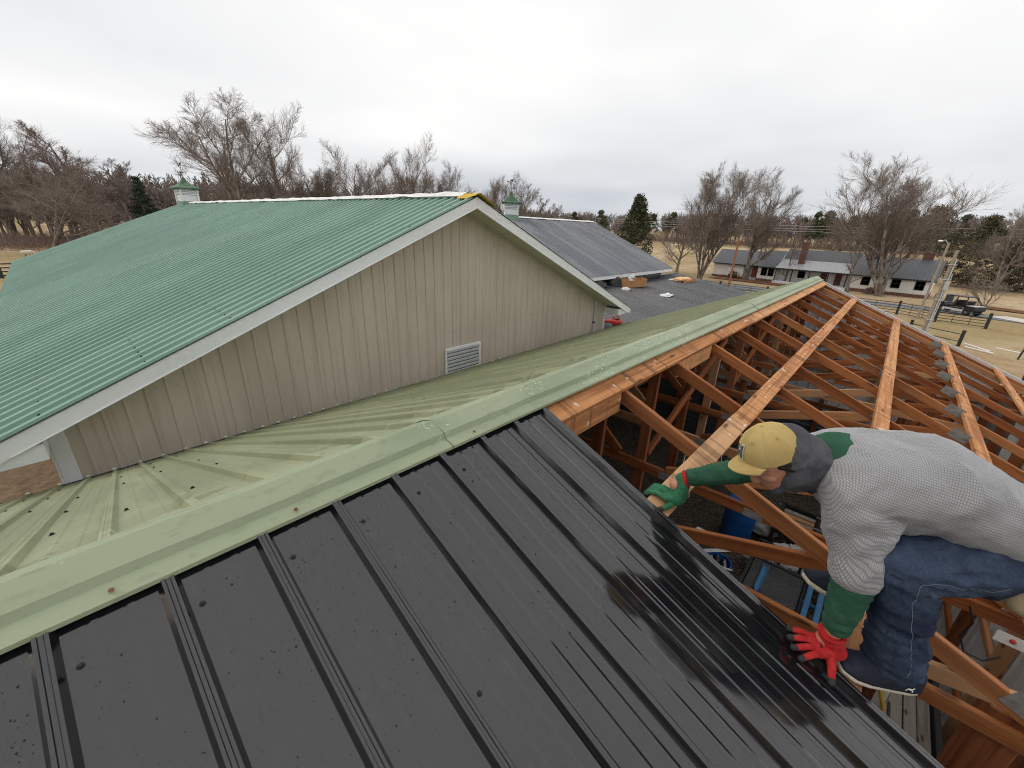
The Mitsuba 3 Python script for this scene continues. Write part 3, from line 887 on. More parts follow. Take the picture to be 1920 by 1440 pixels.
def cupola(holder, x, y, z, s, turn=0.0):
    """Square louvred cupola with a flared green metal roof and a weathervane."""
    c = f'{holder}__cupola'
    R = trimesh.transformations.rotation_matrix(turn, (0, 0, 1), (x, y, 0))
    P = lambda name, m, b, **k: put(f'{c}__{name}' if name else c, m.apply_transform(R), b, **k)
    h = s / 2
    P('', bx(x - h * .96, x + h * .96, y - h * .96, y + h * .96, z, z + s * 0.80), 'white_metal', label='white louvred cupola with a green flared cap and weathervane')
    base = trimesh.creation.extrude_polygon(Polygon([(-h * 1.13, -0.30), (h * 1.13, -0.30), (h * 1.13, 0.06), (-h * 1.13, 0.06)]), 1)
    P('base', bx(x - h * 1.13, x + h * 1.13, y - h * 1.13, y + h * 1.13, z - 0.42, z - 0.02, 0.01), 'barn_green_metal')
    for sx in (-1, 1):
        for sy in (-1, 1):
            P('corner_post', bx(x + sx * h - 0.035, x + sx * h + 0.035, y + sy * h - 0.035, y + sy * h + 0.035, z - 0.018, z + s * 0.80, 0.004), 'white_metal')
    for i in range(4):
        zz = z + s * (0.42 + 0.1 * i)
        P('slat', bx(x - h * 1.03, x + h * 1.03, y - h * 1.03, y + h * 1.03, zz, zz + 0.052, 0.006), 'white_metal')
        P('slat_gap', bx(x - h * .985, x + h * .985, y - h * .985, y + h * .985, zz - 0.016, zz - 0.001), 'dark_trim')
    prof = [(0.73, 0.80), (0.73, 0.86), (0.50, 0.98), (0.30, 1.14), (0.16, 1.32), (0.06, 1.5)]
    v, f = [], []
    for r, zz in prof:
        for a, b in ((-1, -1), (1, -1), (1, 1), (-1, 1)):
            v.append((x + a * r * s, y + b * r * s, z + zz * s))
    for i in range(len(prof) - 1):
        for j in range(4):
            k = (j + 1) % 4
            f += [(i * 4 + j, i * 4 + k, i * 4 + 4 + k), (i * 4 + j, i * 4 + 4 + k, i * 4 + 4 + j)]
    f += [(20, 21, 22), (20, 22, 23), (0, 2, 1), (0, 3, 2)]
    P('cap', tm(v, f), 'cupola_green')
    P('soffit', bx(x - .70 * s, x + .70 * s, y - .70 * s, y + .70 * s, z + .775 * s, z + .797 * s), 'dark_green')
    P('finial', trimesh.creation.icosphere(subdivisions=2, radius=0.045 * s).apply_translation((x, y, z + 1.53 * s)), 'dark_trim', smooth=True)
    z0 = z + 1.5 * s
    vane = [tube([(x, y, z0), (x, y, z0 + 0.95 * s)], 0.012 * s, 6)]
    for a in (0, 1):
        d = V(1, 0, 0) if a else V(0, 1, 0)
        vane.append(tube([V(x, y, z0 + 0.35 * s) - d * 0.22 * s, V(x, y, z0 + 0.35 * s) + d * 0.22 * s], 0.01 * s, 5))
        for e in (-1, 1):
            q = V(x, y, z0 + 0.35 * s) + d * e * 0.24 * s
            vane.append(bx(q[0] - .02, q[0] + .02, q[1] - .02, q[1] + .02, q[2] - .03, q[2] + .03))
    P('weathervane', join(vane), 'dark_trim')
    zz = z0 + 0.78 * s
    vb = [tube([(x - .3 * s, y, zz), (x + .3 * s, y, zz)], 0.011 * s, 5), bx(x - .36 * s, x - .26 * s, y - .012, y + .012, zz - .05 * s, zz + .05 * s)]
    body = hull([((x + .04 * s, y, zz + .10 * s), .05 * s), ((x - .08 * s, y, zz + .11 * s), .045 * s)])
    body += hull([((x + .06 * s, y, zz + .12 * s), .03 * s), ((x + .13 * s, y, zz + .20 * s), .025 * s)])
    body += hull([((x + .13 * s, y, zz + .20 * s), .026 * s), ((x + .18 * s, y, zz + .18 * s), .016 * s)])
    for lx in (-.1, -.06, .03, .07):
        body += hull([((x + lx * s, y, zz + .09 * s), .016 * s), ((x + lx * s, y, zz + .01 * s), .010 * s)])
    P('vane_figure', join(vb + [man2tri(body)]), 'dark_trim')


def cup_c(p, n, uv):
    return mix((0.035, 0.105, 0.052), (0.13, 0.20, 0.125), smoothstep(0.40, 0.7, fbm(p.x * 7, p.y * 7, p.z * 5, 3)))


mat('cupola_green', proc(cup_c), 0.5, 0.4)
mat('dark_green', (0.02, 0.06, 0.035), 0.5, 0.4)
cupola(barn, -25.6, PY, PZ + 0.10, 0.70, 0.12)

# ------------------------------------------------------------------ the grey barn beyond, with its low lean-to roof
grey = thing('barn', 'grey metal roofed barn with a white ridge, beyond the green one', 'barn')
GE, GRX, GZ, GW = -9.05, -15.15, 6.455, -9.55
GY0, GY1 = 12.4, 26.2
gz = lambda x: GZ - K * abs(x - GRX)
gr = f'{grey}__roof'
for sgn in (1, -1):
    key = gr if sgn > 0 else f'{grey}__roof_001'
    xe = GE if sgn > 0 else 2 * GRX - GE
    put(key, tm([(GRX, GY0, GZ - .002), (xe, GY0, gz(xe) - .002), (xe, GY1, gz(xe) - .002), (GRX, GY1, GZ - .002)], [(0, 1, 2), (0, 2, 3)]), 'grey_roof_metal', label='grey ribbed metal roof slope' if sgn > 0 else None)
    y = GY1
    for i in range(15):
        ribs = [y - 0.06 - 0.2286 * k for k in range(4)]
        ln = rib_line(y - 0.9144, y, ribs, 0.036, 0.042, 0.028)
        ln[:, 1] += 0.004
        put(f'{key}__metal_panel', sheet(ln, (GRX, 0, GZ), (0, 1, 0), V(sgn * K, 0, 1) / LEN, V(sgn, 0, -K) * 0.08, V(sgn, 0, -K) * (abs(xe - GRX) + 0.03)), 'grey_roof_metal')
        y -= 0.9144
put(f'{gr}__ridge_membrane', ridge_strip(GY0, GY1 - 0.05, GRX, GZ + 0.03, 5, along='y'), 'white_plain')
put(f'{grey}__eave_fascia', bx(GE - 0.03, GE, GY0, GY1, gz(GE) - 0.19, gz(GE) - 0.008, 0.004), 'white_metal')
put(f'{grey}__eave_soffit', bx(GW, GE - 0.032, GY0, GY1 - 0.05, gz(GE) - 0.185, gz(GE) - 0.165), 'dark_trim')
put(f'{grey}__rake_board', beam((GRX, GY1 + 0.012, GZ - 0.06), (GE, GY1 + 0.012, gz(GE) - 0.06), 0.024, 0.12)[0], 'dark_roof_metal')
gw_ = trimesh.creation.extrude_polygon(Polygon([(2 * GRX - GW, 0), (GW, 0), (GW, gz(GE) - 0.17), (GRX, GZ - 0.35), (2 * GRX - GW, gz(GE) - 0.17)]), GY1 - GY0 - 0.7)
gw_.vertices = np.column_stack([gw_.vertices[:, 0], GY0 + 0.2 + gw_.vertices[:, 2], gw_.vertices[:, 1]])
put(f'{grey}__wall', gw_, 'grey_wall_metal', label='grey metal wall in the shade below the eave')
y = GY1 - 0.52
for i in range(10):
    ln = rib_line(y - 0.9144, y, [y - 0.1 - 0.2286 * k for k in range(4)], 0.02, 0.03, 0.012)
    put(f'{grey}__wall__siding_panel', sheet(ln, (GW + 0.004, 0, 0), (0, 1, 0), (1, 0, 0), (0, 0, 3.2), (0, 0, gz(GE) - 0.19)), 'grey_wall_metal')
    y -= 0.9144
put(f'{grey}__corner_trim', bx(GW - 0.05, GW + 0.03, GY1 - 0.53, GY1 - 0.45, 2.5, gz(GE) - 0.19, 0.004), 'galv_metal')
cupola(grey, GRX, 17.75, GZ + 0.12, 0.72, 0.78)
# lean-to
LS = 0.15
lz = lambda x: 2.84 - LS * (x + 5.552)
lt = f'{grey}__lean_to_roof'
lx0, lx1 = GW + 0.01, -2.6
put(lt, tm([(lx0, 11.96, lz(lx0) - .002), (lx1, 11.96, lz(lx1) - .002), (lx1, 28.3, lz(lx1) - .002), (lx0, 28.3, lz(lx0) - .002)], [(0, 1, 2), (0, 2, 3)]), 'dark_roof_metal', label='low dark metal lean-to roof')
y = 28.32
for i in range(18):
    ln = rib_line(max(y - 0.9144, 11.96), y, [y - 0.06 - 0.2286 * k for k in range(4)], 0.034, 0.040, 0.026)
    ln[:, 1] += 0.004
    put(f'{lt}__metal_panel', sheet(ln, (0, 0, 2.84 - LS * 5.552), (0, 1, 0), V(LS, 0, 1), V(lx0, 0, -LS * lx0), V(lx1, 0, -LS * lx1)), 'dark_roof_metal')
    y -= 0.9144
    if y < 12.2:
        break
put(f'{lt}__roll_trim', bx(lx0, lx0 + 0.12, 12.3, 28.3, 0, 0.05).apply_translation((0, 0, lz(lx0) + 0.012)), 'dark_roof_metal')
put(f'{grey}__lean_to_wall', bx(lx1 - 0.4, lx1 - 0.35, 12.1, 28.2, 0, lz(lx1) - 0.08), 'grey_wall_metal')
put(f'{grey}__lean_to_wall', bx(lx0, lx1 - 0.41, 28.12, 28.17, 0, lz(lx1) - 0.2), 'grey_wall_metal')


# ------------------------------------------------------------------ bare trees
def rot_about(v, k, a):
    c, s = np.cos(a)[:, None], np.sin(a)[:, None]
    return v * c + np.cross(k, v) * s + k * (np.sum(k * v, 1)[:, None]) * (1 - c)


def tubes(P, Rd, sides):
    """Many polylines (N, m, 3) with radii (N, m) as one mesh of thin tubes."""
    N, m, _ = P.shape
    t = np.gradient(P, axis=1)
    t /= np.linalg.norm(t, axis=2, keepdims=True) + 1e-12
    ref = np.where(np.abs(t[:, :1, 2:3]) < 0.8, V(0, 0, 1), V(1, 0, 0))
    a = np.cross(t, np.broadcast_to(ref, t.shape))
    a /= np.linalg.norm(a, axis=2, keepdims=True) + 1e-12
    b = np.cross(t, a)
    an = np.arange(sides) * 2 * np.pi / sides
    v = P[:, :, None] + Rd[:, :, None, None] * (np.cos(an)[None, None, :, None] * a[:, :, None] + np.sin(an)[None, None, :, None] * b[:, :, None])
    n_, i, j = np.meshgrid(np.arange(N), np.arange(m - 1), np.arange(sides), indexing='ij')
    base = n_ * m * sides
    k = (j + 1) % sides
    q = np.stack([base + i * sides + j, base + i * sides + k, base + (i + 1) * sides + k, base + (i + 1) * sides + j], -1).reshape(-1, 4)
    return v.reshape(-1, 3), np.vstack([q[:, [0, 1, 2]], q[:, [0, 2, 3]]])


def bare_tree(seed, H, r0, kids, ang, ratio, up, u0=0.3, stems=1, lean=(0, 0), splay=0.25, twig=0.012, wob=0.10, trunk_frac=0.75):
    """Trunk and limbs as one mesh, the finer branches and twigs as another."""
    rg = np.random.default_rng(seed)
    m = 7
    P = np.zeros((stems, m, 3))
    Rd = np.zeros((stems, m))
    for s in range(stems):
        d = unit(V(lean[0], lean[1], 1) + (V(*(rg.normal(0, splay, 2)), 0) if stems > 1 else 0))
        q = V(*(rg.normal(0, 0.25 * r0 * (stems > 1), 2)), -0.15)
        L = H * trunk_frac * rg.uniform(0.85, 1.0)
        for i in range(m):
            P[s, i] = q
            d = unit(d + V(*rg.normal(0, wob * 0.6, 3)) + V(0, 0, 0.06))
            q = q + d * L / (m - 1)
        Rd[s] = r0 * (1 if stems == 1 else 0.7) * (1 - 0.80 * np.linspace(0, 1, m))
        Rd[s, 0] *= 1.45
    levels = [(P, Rd)]
    length = np.full(stems, H * trunk_frac)
    for lv, nk in enumerate(kids):
        P, Rd = levels[-1]
        N, m_, _ = P.shape
        par = np.repeat(np.arange(N), nk)
        lo, hi = (u0, 1.0) if lv == 0 else ((0.18, 0.98) if lv == 1 else (0.06, 0.86))
        u = lo + (hi - lo) * (np.tile((np.arange(nk) + 0.5) / nk, N) + rg.normal(0, 0.5 / nk, N * nk))
        u = np.clip(u, lo, 0.995)
        x = u * (m_ - 1)
        i = np.minimum(x.astype(int), m_ - 2)
        f = (x - i)[:, None]
        A = P[par, i] * (1 - f) + P[par, i + 1] * f
        tg = P[par, i + 1] - P[par, i]
        tg /= np.linalg.norm(tg, axis=1, keepdims=True)
        rp = Rd[par, i] * (1 - f[:, 0]) + Rd[par, i + 1] * f[:, 0]
        perp = np.cross(tg, rg.normal(0, 1, tg.shape))
        perp /= np.linalg.norm(perp, axis=1, keepdims=True)
        d = rot_about(tg, perp, np.radians(rg.normal(ang[lv], 9, len(par))))
        ln = length[par] * ratio[lv] * (1.12 - (0.62 if lv < 2 else 0.35) * u) * rg.uniform(0.6, 1.25, len(par))
        mm = (6, 5, 4, 3, 3)[lv]
        C = np.zeros((len(par), mm, 3))
        q = A
        for k in range(mm):
            C[:, k] = q
            d = d + rg.normal(0, wob, d.shape) + V(0, 0, 1) * up[lv]
            d /= np.linalg.norm(d, axis=1, keepdims=True)
            q = q + d * (ln / (mm - 1))[:, None]
        rc = np.maximum(np.minimum(rp * 0.62, ln * 0.022 + twig), twig)
        R2 = np.maximum(rc[:, None] * (1 - 0.72 * np.linspace(0, 1, mm)), twig * 0.55)
        levels.append((C, R2))
        length = ln
    big = [tubes(*levels[0], 8), tubes(*levels[1], 6)]
    fine = [tubes(P_, R_, 4 if k == 0 else 3) for k, (P_, R_) in enumerate(levels[2:])]

    def merge(parts):
        o, v, f = 0, [], []
        for a, b in parts:
            v.append(a)
            f.append(b + o)
            o += len(a)
        return tm(np.vstack(v), np.vstack(f))
    return merge(big), merge(fine)


KIND = {}


def kind(name, b1, b2, *a, **k):
    """A tree form, scaled to one metre high with a crown two metres wide."""
    big, fine = bare_tree(*a, **k)
    h = np.percentile(fine.vertices[:, 2], 99.8)
    c = np.median(fine.vertices[:, :2], axis=0) * 0.35
    r = np.percentile(np.linalg.norm(fine.vertices[:, :2] - c, axis=1), 96)
    for m in (big, fine):
        m.vertices = m.vertices / V(r, r, h)
    KIND[name] = mikit.ply(big, 'mat_' + b1, smooth=True), mikit.ply(fine, 'mat_' + b2)


kind('spread', 'bark', 'twig', 21, 18, 0.32, (13, 10, 8, 7), (46, 42, 38, 36), (0.64, 0.50, 0.56, 0.66), (0.12, 0.12, 0.12, 0.10), u0=0.18, twig=0.0075)
kind('vase', 'bark', 'twig', 34, 19, 0.27, (9, 10, 8, 8), (30, 34, 32, 30), (0.60, 0.50, 0.56, 0.66), (0.14, 0.14, 0.14, 0.12), u0=0.12, stems=4, splay=0.27, twig=0.0075, trunk_frac=0.74)
kind('open', 'bark', 'twig', 56, 21, 0.36, (9, 10, 8, 8), (38, 40, 38, 38), (0.54, 0.50, 0.56, 0.68), (0.08, 0.05, 0.05, 0.04), u0=0.26, stems=2, splay=0.20, twig=0.010, lean=(-0.10, -0.22), trunk_frac=0.80)
kind('broom', 'bark', 'twig', 121, 18, 0.30, (12, 10, 8, 8), (40, 36, 32, 30), (0.62, 0.50, 0.56, 0.68), (0.18, 0.15, 0.14, 0.12), u0=0.14, twig=0.0075)
kind('upright', 'bark', 'twig', 78, 17, 0.22, (16, 9, 8, 6), (34, 36, 34, 32), (0.44, 0.50, 0.56, 0.66), (0.14, 0.12, 0.12, 0.1), u0=0.16, twig=0.0075)
kind('gnarled', 'bark', 'twig', 91, 14, 0.30, (9, 10, 8, 8), (54, 48, 44, 42), (0.64, 0.50, 0.56, 0.66), (0.06, 0.05, 0.05, 0.04), u0=0.2, stems=2, splay=0.42, wob=0.15, twig=0.0075)
kind('multi', 'bark', 'twig', 15, 4.4, 0.06, (6, 6, 4), (28, 34, 34), (0.6, 0.5, 0.5), (0.06, 0.06, 0.06), u0=0.3, stems=8, splay=0.5, twig=0.010, trunk_frac=0.8)
kind('sapling', 'bark', 'twig', 44, 9, 0.15, (9, 7, 5, 3), (50, 42, 40, 38), (0.55, 0.5, 0.5, 0.5), (0.10, 0.06, 0.06, 0.05), u0=0.2, wob=0.14, twig=0.0075)


def tree(name, form, x, y, h, w, turn, label, fine=None):
    t = thing(name, label, 'tree')
    W = T().translate([x, y, float(zg(x, y))]).rotate([0, 0, 1], turn).scale([w / 2, w / 2, h])
    big, fi = KIND[form]
    scene[f'{t}__trunk'] = {**big, 'to_world': W}
    scene[f'{t}__crown'] = {**fi, 'to_world': W, **({'bsdf': {'type': 'ref', 'id': 'mat_' + fine}} if fine else {})}
    return t


# round the white house
tree('bare_tree', 'vase', -22.9, 73.0, 16.8, 13.6, 20, 'tall bare tree fanning up from several stems before the left end of the house')
tree('bare_tree', 'broom', -18.6, 84.3, 18.0, 11.5, 150, 'bare tree with a single dark trunk beside the porch door of the house')
tree('bare_tree', 'vase', 0.4, 78.6, 17.3, 16.5, 200, 'broadest bare tree on the right, its crown covering the middle of the house')
tree('bare_tree', 'sapling', -12.6, 84.6, 7.6, 5.5, 10, 'small crooked bare tree in front of the brick chimney')
tree('bare_tree', 'sapling', -3.4, 79.0, 9.0, 5.4, 210, 'thin pale bare tree before the porch, left of the broadest tree')
tree('bare_tree', 'gnarled', 14.2, 106.0, 15.0, 10.5, 40, 'dark leaning bare tree with a thick trunk at the right edge')
tree('bare_tree', 'multi', 10.6, 78.0, 4.4, 7.0, 0, 'low leafless tree of many stems behind the utility vehicle')
tree('bare_tree', 'spread', -30.0, 81.0, 10.6, 10.0, 77, 'small brownish bare tree left of the tall fanning tree', fine='twig_red')
tree('bare_tree', 'upright', -27, 126.0, 12, 8, 31, 'slim bare tree over the chimney, behind the ridge of the house')
tree('bare_tree', 'upright', -11, 138.0, 11, 8, 131, 'slim bare tree behind the house, between the two pairs of pines')
tree('bare_tree', 'open', 24, 128.0, 15.5, 11, 100, 'open crowned bare tree rising behind the leaning one at the right edge')
# behind the green barn
tree('bare_tree', 'open', -58.7, 17.9, 18.8, 15.5, 25, 'tallest bare tree, leaning left on two stems behind the green barn')
tree('bare_tree', 'broom', -56.1, 21.2, 18.2, 10.0, 60, 'round headed bare tree right of the tall leaning one')
tree('bare_tree', 'sapling', -62.8, 12.2, 12.4, 6.0, 15, 'thin young bare tree just behind the green barn cupola')
tree('bare_tree', 'broom', -52.0, 28.0, 15.0, 10.5, 250, 'wide bare tree with crooked limbs above the middle of the green ridge')
tree('bare_tree', 'broom', -45.9, 33.6, 16.2, 8.0, 15, 'narrow upright bare tree above the right half of the green ridge')
tree('bare_tree', 'vase', -53.1, 32.9, 13.4, 8.5, 165, 'bushy bare tree close left of the narrow upright one')
tree('bare_tree', 'broom', -59.1, 27.4, 13.2, 9.0, 95, 'low bare tree between the round headed and the crooked limbed ones')
tree('bare_tree', 'vase', -49.7, 42.4, 14.0, 9.5, 285, 'bare tree just left of the yellow wrapped gable peak')
tree('bare_tree', 'vase', -60.2, 24.6, 13.5, 9.0, 140, 'bare tree low over the green ridge, just right of the round headed one')
tree('bare_tree', 'broom', -57.6, 34.5, 12.6, 9.0, 200, 'bare tree filling the gap right of the crooked limbed one')
tree('bare_tree', 'broom', -54.4, 45.4, 13.2, 9.0, 310, 'bare tree second from the gable peak on the left')
tree('bare_tree', 'broom', -51.5, 49.5, 12.4, 8.5, 70, 'low bare tree right behind the yellow wrapped gable peak')
tree('bare_tree', 'vase', -57.6, 57.7, 15.4, 7.0, 80, 'fan shaped bare tree right of the gable peak')
tree('bare_tree', 'open', -58.1, 65.3, 17.0, 7.4, 190, 'pale open bare tree behind the grey barn cupola')
tree('bare_tree', 'upright', -57.4, 71.7, 13.2, 7.5, 33, 'bare tree above the left part of the grey ridge')
tree('bare_tree', 'upright', -56.8, 79.4, 12.6, 7.5, 83, 'bare tree above the right part of the grey ridge')
# left edge pasture
tree('bare_tree', 'gnarled', -92.0, 0.6, 13.5, 19.0, 10, 'dark twisted bare tree in the pasture past the end of the green roof')
tree('bare_tree', 'spread', -116, -3.5, 21.5, 15.0, 110, 'big bare tree at the far left edge of the photo')
tree('bare_tree', 'spread', -104, 1.5, 15.0, 13.0, 300, 'bare tree with a dense crown behind the twisted pasture tree')
tree('bare_tree', 'upright', -104.0, 6.6, 18.2, 13.0, 200, 'bare tree with a reddish upright crown left of the spruce', fine='twig_red')
tree('bare_tree', 'upright', -105, 12.2, 14.8, 10.0, 100, 'small bare tree right behind the spruce')


# ------------------------------------------------------------------ evergreens
def clumps(centres, radii, n_each, leaf, seed, squash=0.7, long=1.6):
    """Foliage: small leaf faces scattered through many overlapping clumps."""
    rg = np.random.default_rng(seed)
    C = np.repeat(np.asarray(centres), n_each, 0)
    Rr = np.repeat(np.asarray(radii), n_each)
    d = rg.normal(0, 1, C.shape)
    d /= np.linalg.norm(d, axis=1, keepdims=True)
    p = C + d * (Rr * rg.uniform(0.25, 1.0, len(C)) ** 0.6)[:, None] * V(1, 1, squash)
    a = rg.normal(0, 1, C.shape) + d * 0.8
    a /= np.linalg.norm(a, axis=1, keepdims=True)
    b = np.cross(a, rg.normal(0, 1, C.shape))
    b /= np.linalg.norm(b, axis=1, keepdims=True)
    s = leaf * rg.uniform(0.6, 1.4, len(C))[:, None]
    v = np.stack([p - b * s * 0.4, p + a * s * long * 0.5 - b * s * 0.1, p + b * s * 0.4 + a * s * 0.2, p - a * s * long * 0.5], 1)
    i = np.arange(len(C)) * 4
    f = np.vstack([np.stack([i, i + 1, i + 2], 1), np.stack([i, i + 2, i + 3], 1)])
    return tm(v.reshape(-1, 3), f)


def evergreen_mesh(kind, H, W, seed):
    rg = np.random.default_rng(seed)
    cs, rs_ = [], []
    wood_ = [tube([(0, 0, -0.2), (0, 0, H * 0.95)], [0.022 * H, 0.004 * H], 7)]
    if kind == 'spruce':
        for z in np.linspace(0.06, 0.97, 20):
            n = int(5 + 10 * (1 - z))
            r = W / 2 * (1 - z) ** 0.85 * rg.uniform(0.85, 1.1)
            for k in range(n):
                a = rg.uniform(0, 2 * np.pi)
                tip = V(math.cos(a) * r, math.sin(a) * r, H * z - 0.18 * r)
                for q in (0.45, 0.72, 1.0):
                    cs.append(tip * V(q, q, 1) + V(0, 0, (1 - q) * 0.25 * r) + rg.normal(0, 0.05, 3))
                    rs_.append(0.075 * W * (0.55 + 0.45 * (1 - z)) * rg.uniform(0.8, 1.2))
                wood_.append(tube([(0, 0, H * z), tip], [0.004 * H, 0.001 * H], 3, cap=False))
        return join(wood_), clumps(cs, rs_, 22, 0.12, seed, 0.5, 3.4)
    if kind == 'magnolia':
        for k in range(330):
            z = rg.uniform(0.03, 1) ** 0.85
            r = W / 2 * min(1, (1 - z) * 1.25 + 0.10) * (0.86 + 0.26 * rg.random()) * math.sqrt(rg.uniform(0.25, 1))
            a = rg.uniform(0, 2 * np.pi)
            cs.append(V(math.cos(a) * r, math.sin(a) * r, H * z * 0.97 + 0.03 * H))
            rs_.append(0.085 * W * rg.uniform(0.7, 1.25))
        return join(wood_), clumps(cs, rs_, 46, 0.17, seed, 0.9, 1.5)
    if kind == 'cedar':
        for k in range(240):
            z = rg.uniform(0.06, 1)
            r = W / 2 * (math.sin(min(1, z * 1.15) * math.pi) ** 0.6 * 0.9 + 0.08) * math.sqrt(rg.uniform(0.1, 1)) * rg.uniform(0.8, 1.15)
            a = rg.uniform(0, 2 * np.pi)
            p = V(math.cos(a) * r, math.sin(a) * r, H * z)
            cs.append(p)
            rs_.append(0.10 * W * rg.uniform(0.6, 1.3))
            if k % 3 == 0:
                wood_.append(tube([(0, 0, H * z * 0.8), p], [0.006 * H, 0.002 * H], 3, cap=False))
        return join(wood_), clumps(cs, rs_, 44, 0.17, seed, 0.45, 3.0)
    for k in range(46):                       # pine: rounded tufts high on a bare stem
        z = rg.uniform(0.42, 1.0)
        r = W / 2 * math.sin(min(1, (1.06 - z) * 1.55) * math.pi / 2) * math.sqrt(rg.uniform(0.05, 1))
        a = rg.uniform(0, 2 * np.pi)
        p = V(math.cos(a) * r, math.sin(a) * r, H * z)
        cs.append(p)
        rs_.append(0.135 * W * rg.uniform(0.7, 1.2))
        wood_.append(tube([(0, 0, H * z * 0.85), p], [0.006 * H, 0.002 * H], 3, cap=False))
    return join(wood_), clumps(cs, rs_, 34, 0.38, seed, 0.7, 2.4)


def evergreen(name, kind, x, y, h, w, mt, label, seed=1, z=None):
    t = thing(name, label, 'tree')
    a, b = evergreen_mesh(kind, h, w, seed)
    o = V(x, y, float(zg(x, y)) if z is None else z)
    put(f'{t}__trunk', a.apply_translation(o), 'bark', smooth=True)
    put(f'{t}__crown', b.apply_translation(o), mt)


evergreen('spruce_tree', 'spruce', -79.8, 10.6, 10.6, 6.2, 'needle_spruce', 'dark green spruce beside the far end of the green roof', 3)
evergreen('magnolia_tree', 'magnolia', -29.2, 60.5, 11.8, 6.6, 'leaf_magnolia', 'dark evergreen tree with glossy leaves behind the grey roof', 4)
evergreen('cedar_tree', 'cedar', 11.4, 113.7, 12.0, 11.0, 'needle_cedar', 'broad olive brown evergreen behind the utility vehicle', 5)
evergreen('cedar_tree', 'cedar', 17.5, 113.5, 9.5, 8.5, 'needle_cedar', 'dark evergreen cut by the right edge of the photo', 6)
evergreen('pine_tree', 'pine', 5.0, 128.0, 13.5, 9.0, 'needle_pine', 'rounded pine over the right chimney of the house', 7)
evergreen('pine_tree', 'pine', -1.0, 136.0, 13.0, 8.0, 'needle_pine', 'pine half hidden by the broadest bare tree', 8)

# ------------------------------------------------------------------ the woods on the skyline: nobody could count them
WOODS = []
for sd, st in ((66, 1), (67, 2)):
    a_, b_ = bare_tree(sd, 15, 0.2, (9, 6, 4, 3), (36, 38, 36, 34), (0.50, 0.5, 0.5, 0.5), (0.12, 0.1, 0.1, 0.1), u0=0.2, stems=st, splay=0.2, twig=0.06)
    WOODS.append(join([a_, b_]))
for i, m in enumerate(WOODS):
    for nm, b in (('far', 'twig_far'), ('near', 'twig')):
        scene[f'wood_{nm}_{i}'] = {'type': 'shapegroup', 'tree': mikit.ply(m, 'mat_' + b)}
pw, pc_ = evergreen_mesh('pine', 15, 7.5, 31)
scene['wood_pine_0'] = {'type': 'shapegroup', 'tree': mikit.ply(pc_, 'mat_needle_pine'), }
rg = np.random.default_rng(99)
spots = []
# the near wood on the left, the middle one behind the barns, the far one on the right
for k in range(125):
    a = rg.uniform(0, 1)
    d = rg.uniform(0, 1)
    spots.append(('near', -118 - 34 * d + 30 * a, -22 + 74 * a + rg.uniform(-4, 4), rg.uniform(11.5, 17.5)))
for k in range(190):
    a, d = rg.uniform(0, 1, 2)
    spots.append(('near', -92 - 25 * d - 5 * a, 22 + 105 * a, rg.uniform(12.5, 17.5)))
for k in range(34):
    a, d = rg.uniform(0, 1, 2)
    spots.append(('near', -80 + 14 * a - 9 * d, 24 + 44 * a, rg.uniform(10.5, 14.0)))
for k in range(560):
    a, d = rg.uniform(0, 1, 2)
    spots.append(('far', -165 + 330 * a, 232 + 34 * d - 60 * (1 - a) ** 2 + 10 * math.sin(a * 9), rg.uniform(11.5, 17)))
for k in range(120):
    a, d = rg.uniform(0, 1, 2)
    spots.append(('near', -50 + 110 * a, -30 - 16 * d, rg.uniform(14, 19)))
for k in range(26):
    a, d = rg.uniform(0, 1, 2)
    spots.append(('pine', -150 + 330 * a, 226 + 30 * d - 60 * (1 - a) ** 2, rg.uniform(9, 14)))
for k in range(9):
    a, d = rg.uniform(0, 1, 2)
    spots.append(('pine', -34 + 55 * a, 180 + 14 * d, rg.uniform(10, 14)))
for n, (kd, x, y, h) in enumerate(spots):
    i = 0 if kd == 'pine' else int(rg.integers(0, 2))
    s = h / 15
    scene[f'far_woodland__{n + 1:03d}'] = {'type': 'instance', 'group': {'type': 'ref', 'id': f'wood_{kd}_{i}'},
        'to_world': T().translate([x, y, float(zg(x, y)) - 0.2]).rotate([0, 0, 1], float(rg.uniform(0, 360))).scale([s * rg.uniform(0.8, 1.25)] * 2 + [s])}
labels['far_woodland'] = {'label': 'leafless woodland with scattered pines along the skyline', 'category': 'woodland', 'kind': 'stuff'}


def brush(seed, n, fn, label, hh=(0.8, 3.2), rr=0.03):
    """Brown undergrowth: short upright stems and twigs."""
    rg = np.random.default_rng(seed)
    p = np.array([fn(rg) for _ in range(n)])
    p[:, 2] = zg(p[:, 0], p[:, 1])
    P = np.zeros((n, 4, 3))
    d = rg.normal(0, 0.35, (n, 3)) + V(0, 0, 1)
    h = rg.uniform(*hh, n)
    q = p.copy()
    for k in range(4):
        P[:, k] = q
        d = d + rg.normal(0, 0.25, (n, 3))
        d /= np.linalg.norm(d, axis=1, keepdims=True)
        q = q + d * (h / 3)[:, None]
    v, f = tubes(P, np.tile(np.linspace(rr, rr * 0.4, 4), (n, 1)), 3)
    return put('undergrowth', tm(v, f), 'twig_red', label=label, kind='stuff')


brush(5, 9000, lambda r: (-106 + r.normal(0, 7), r.uniform(-24, 70), 0), 'brown leafless undergrowth at the foot of the left woods')
brush(6, 6000, lambda r: (r.uniform(-150, 170), 215 + r.normal(0, 5), 0), 'brown brush at the foot of the far woods', (1.5, 6.5), 0.06)


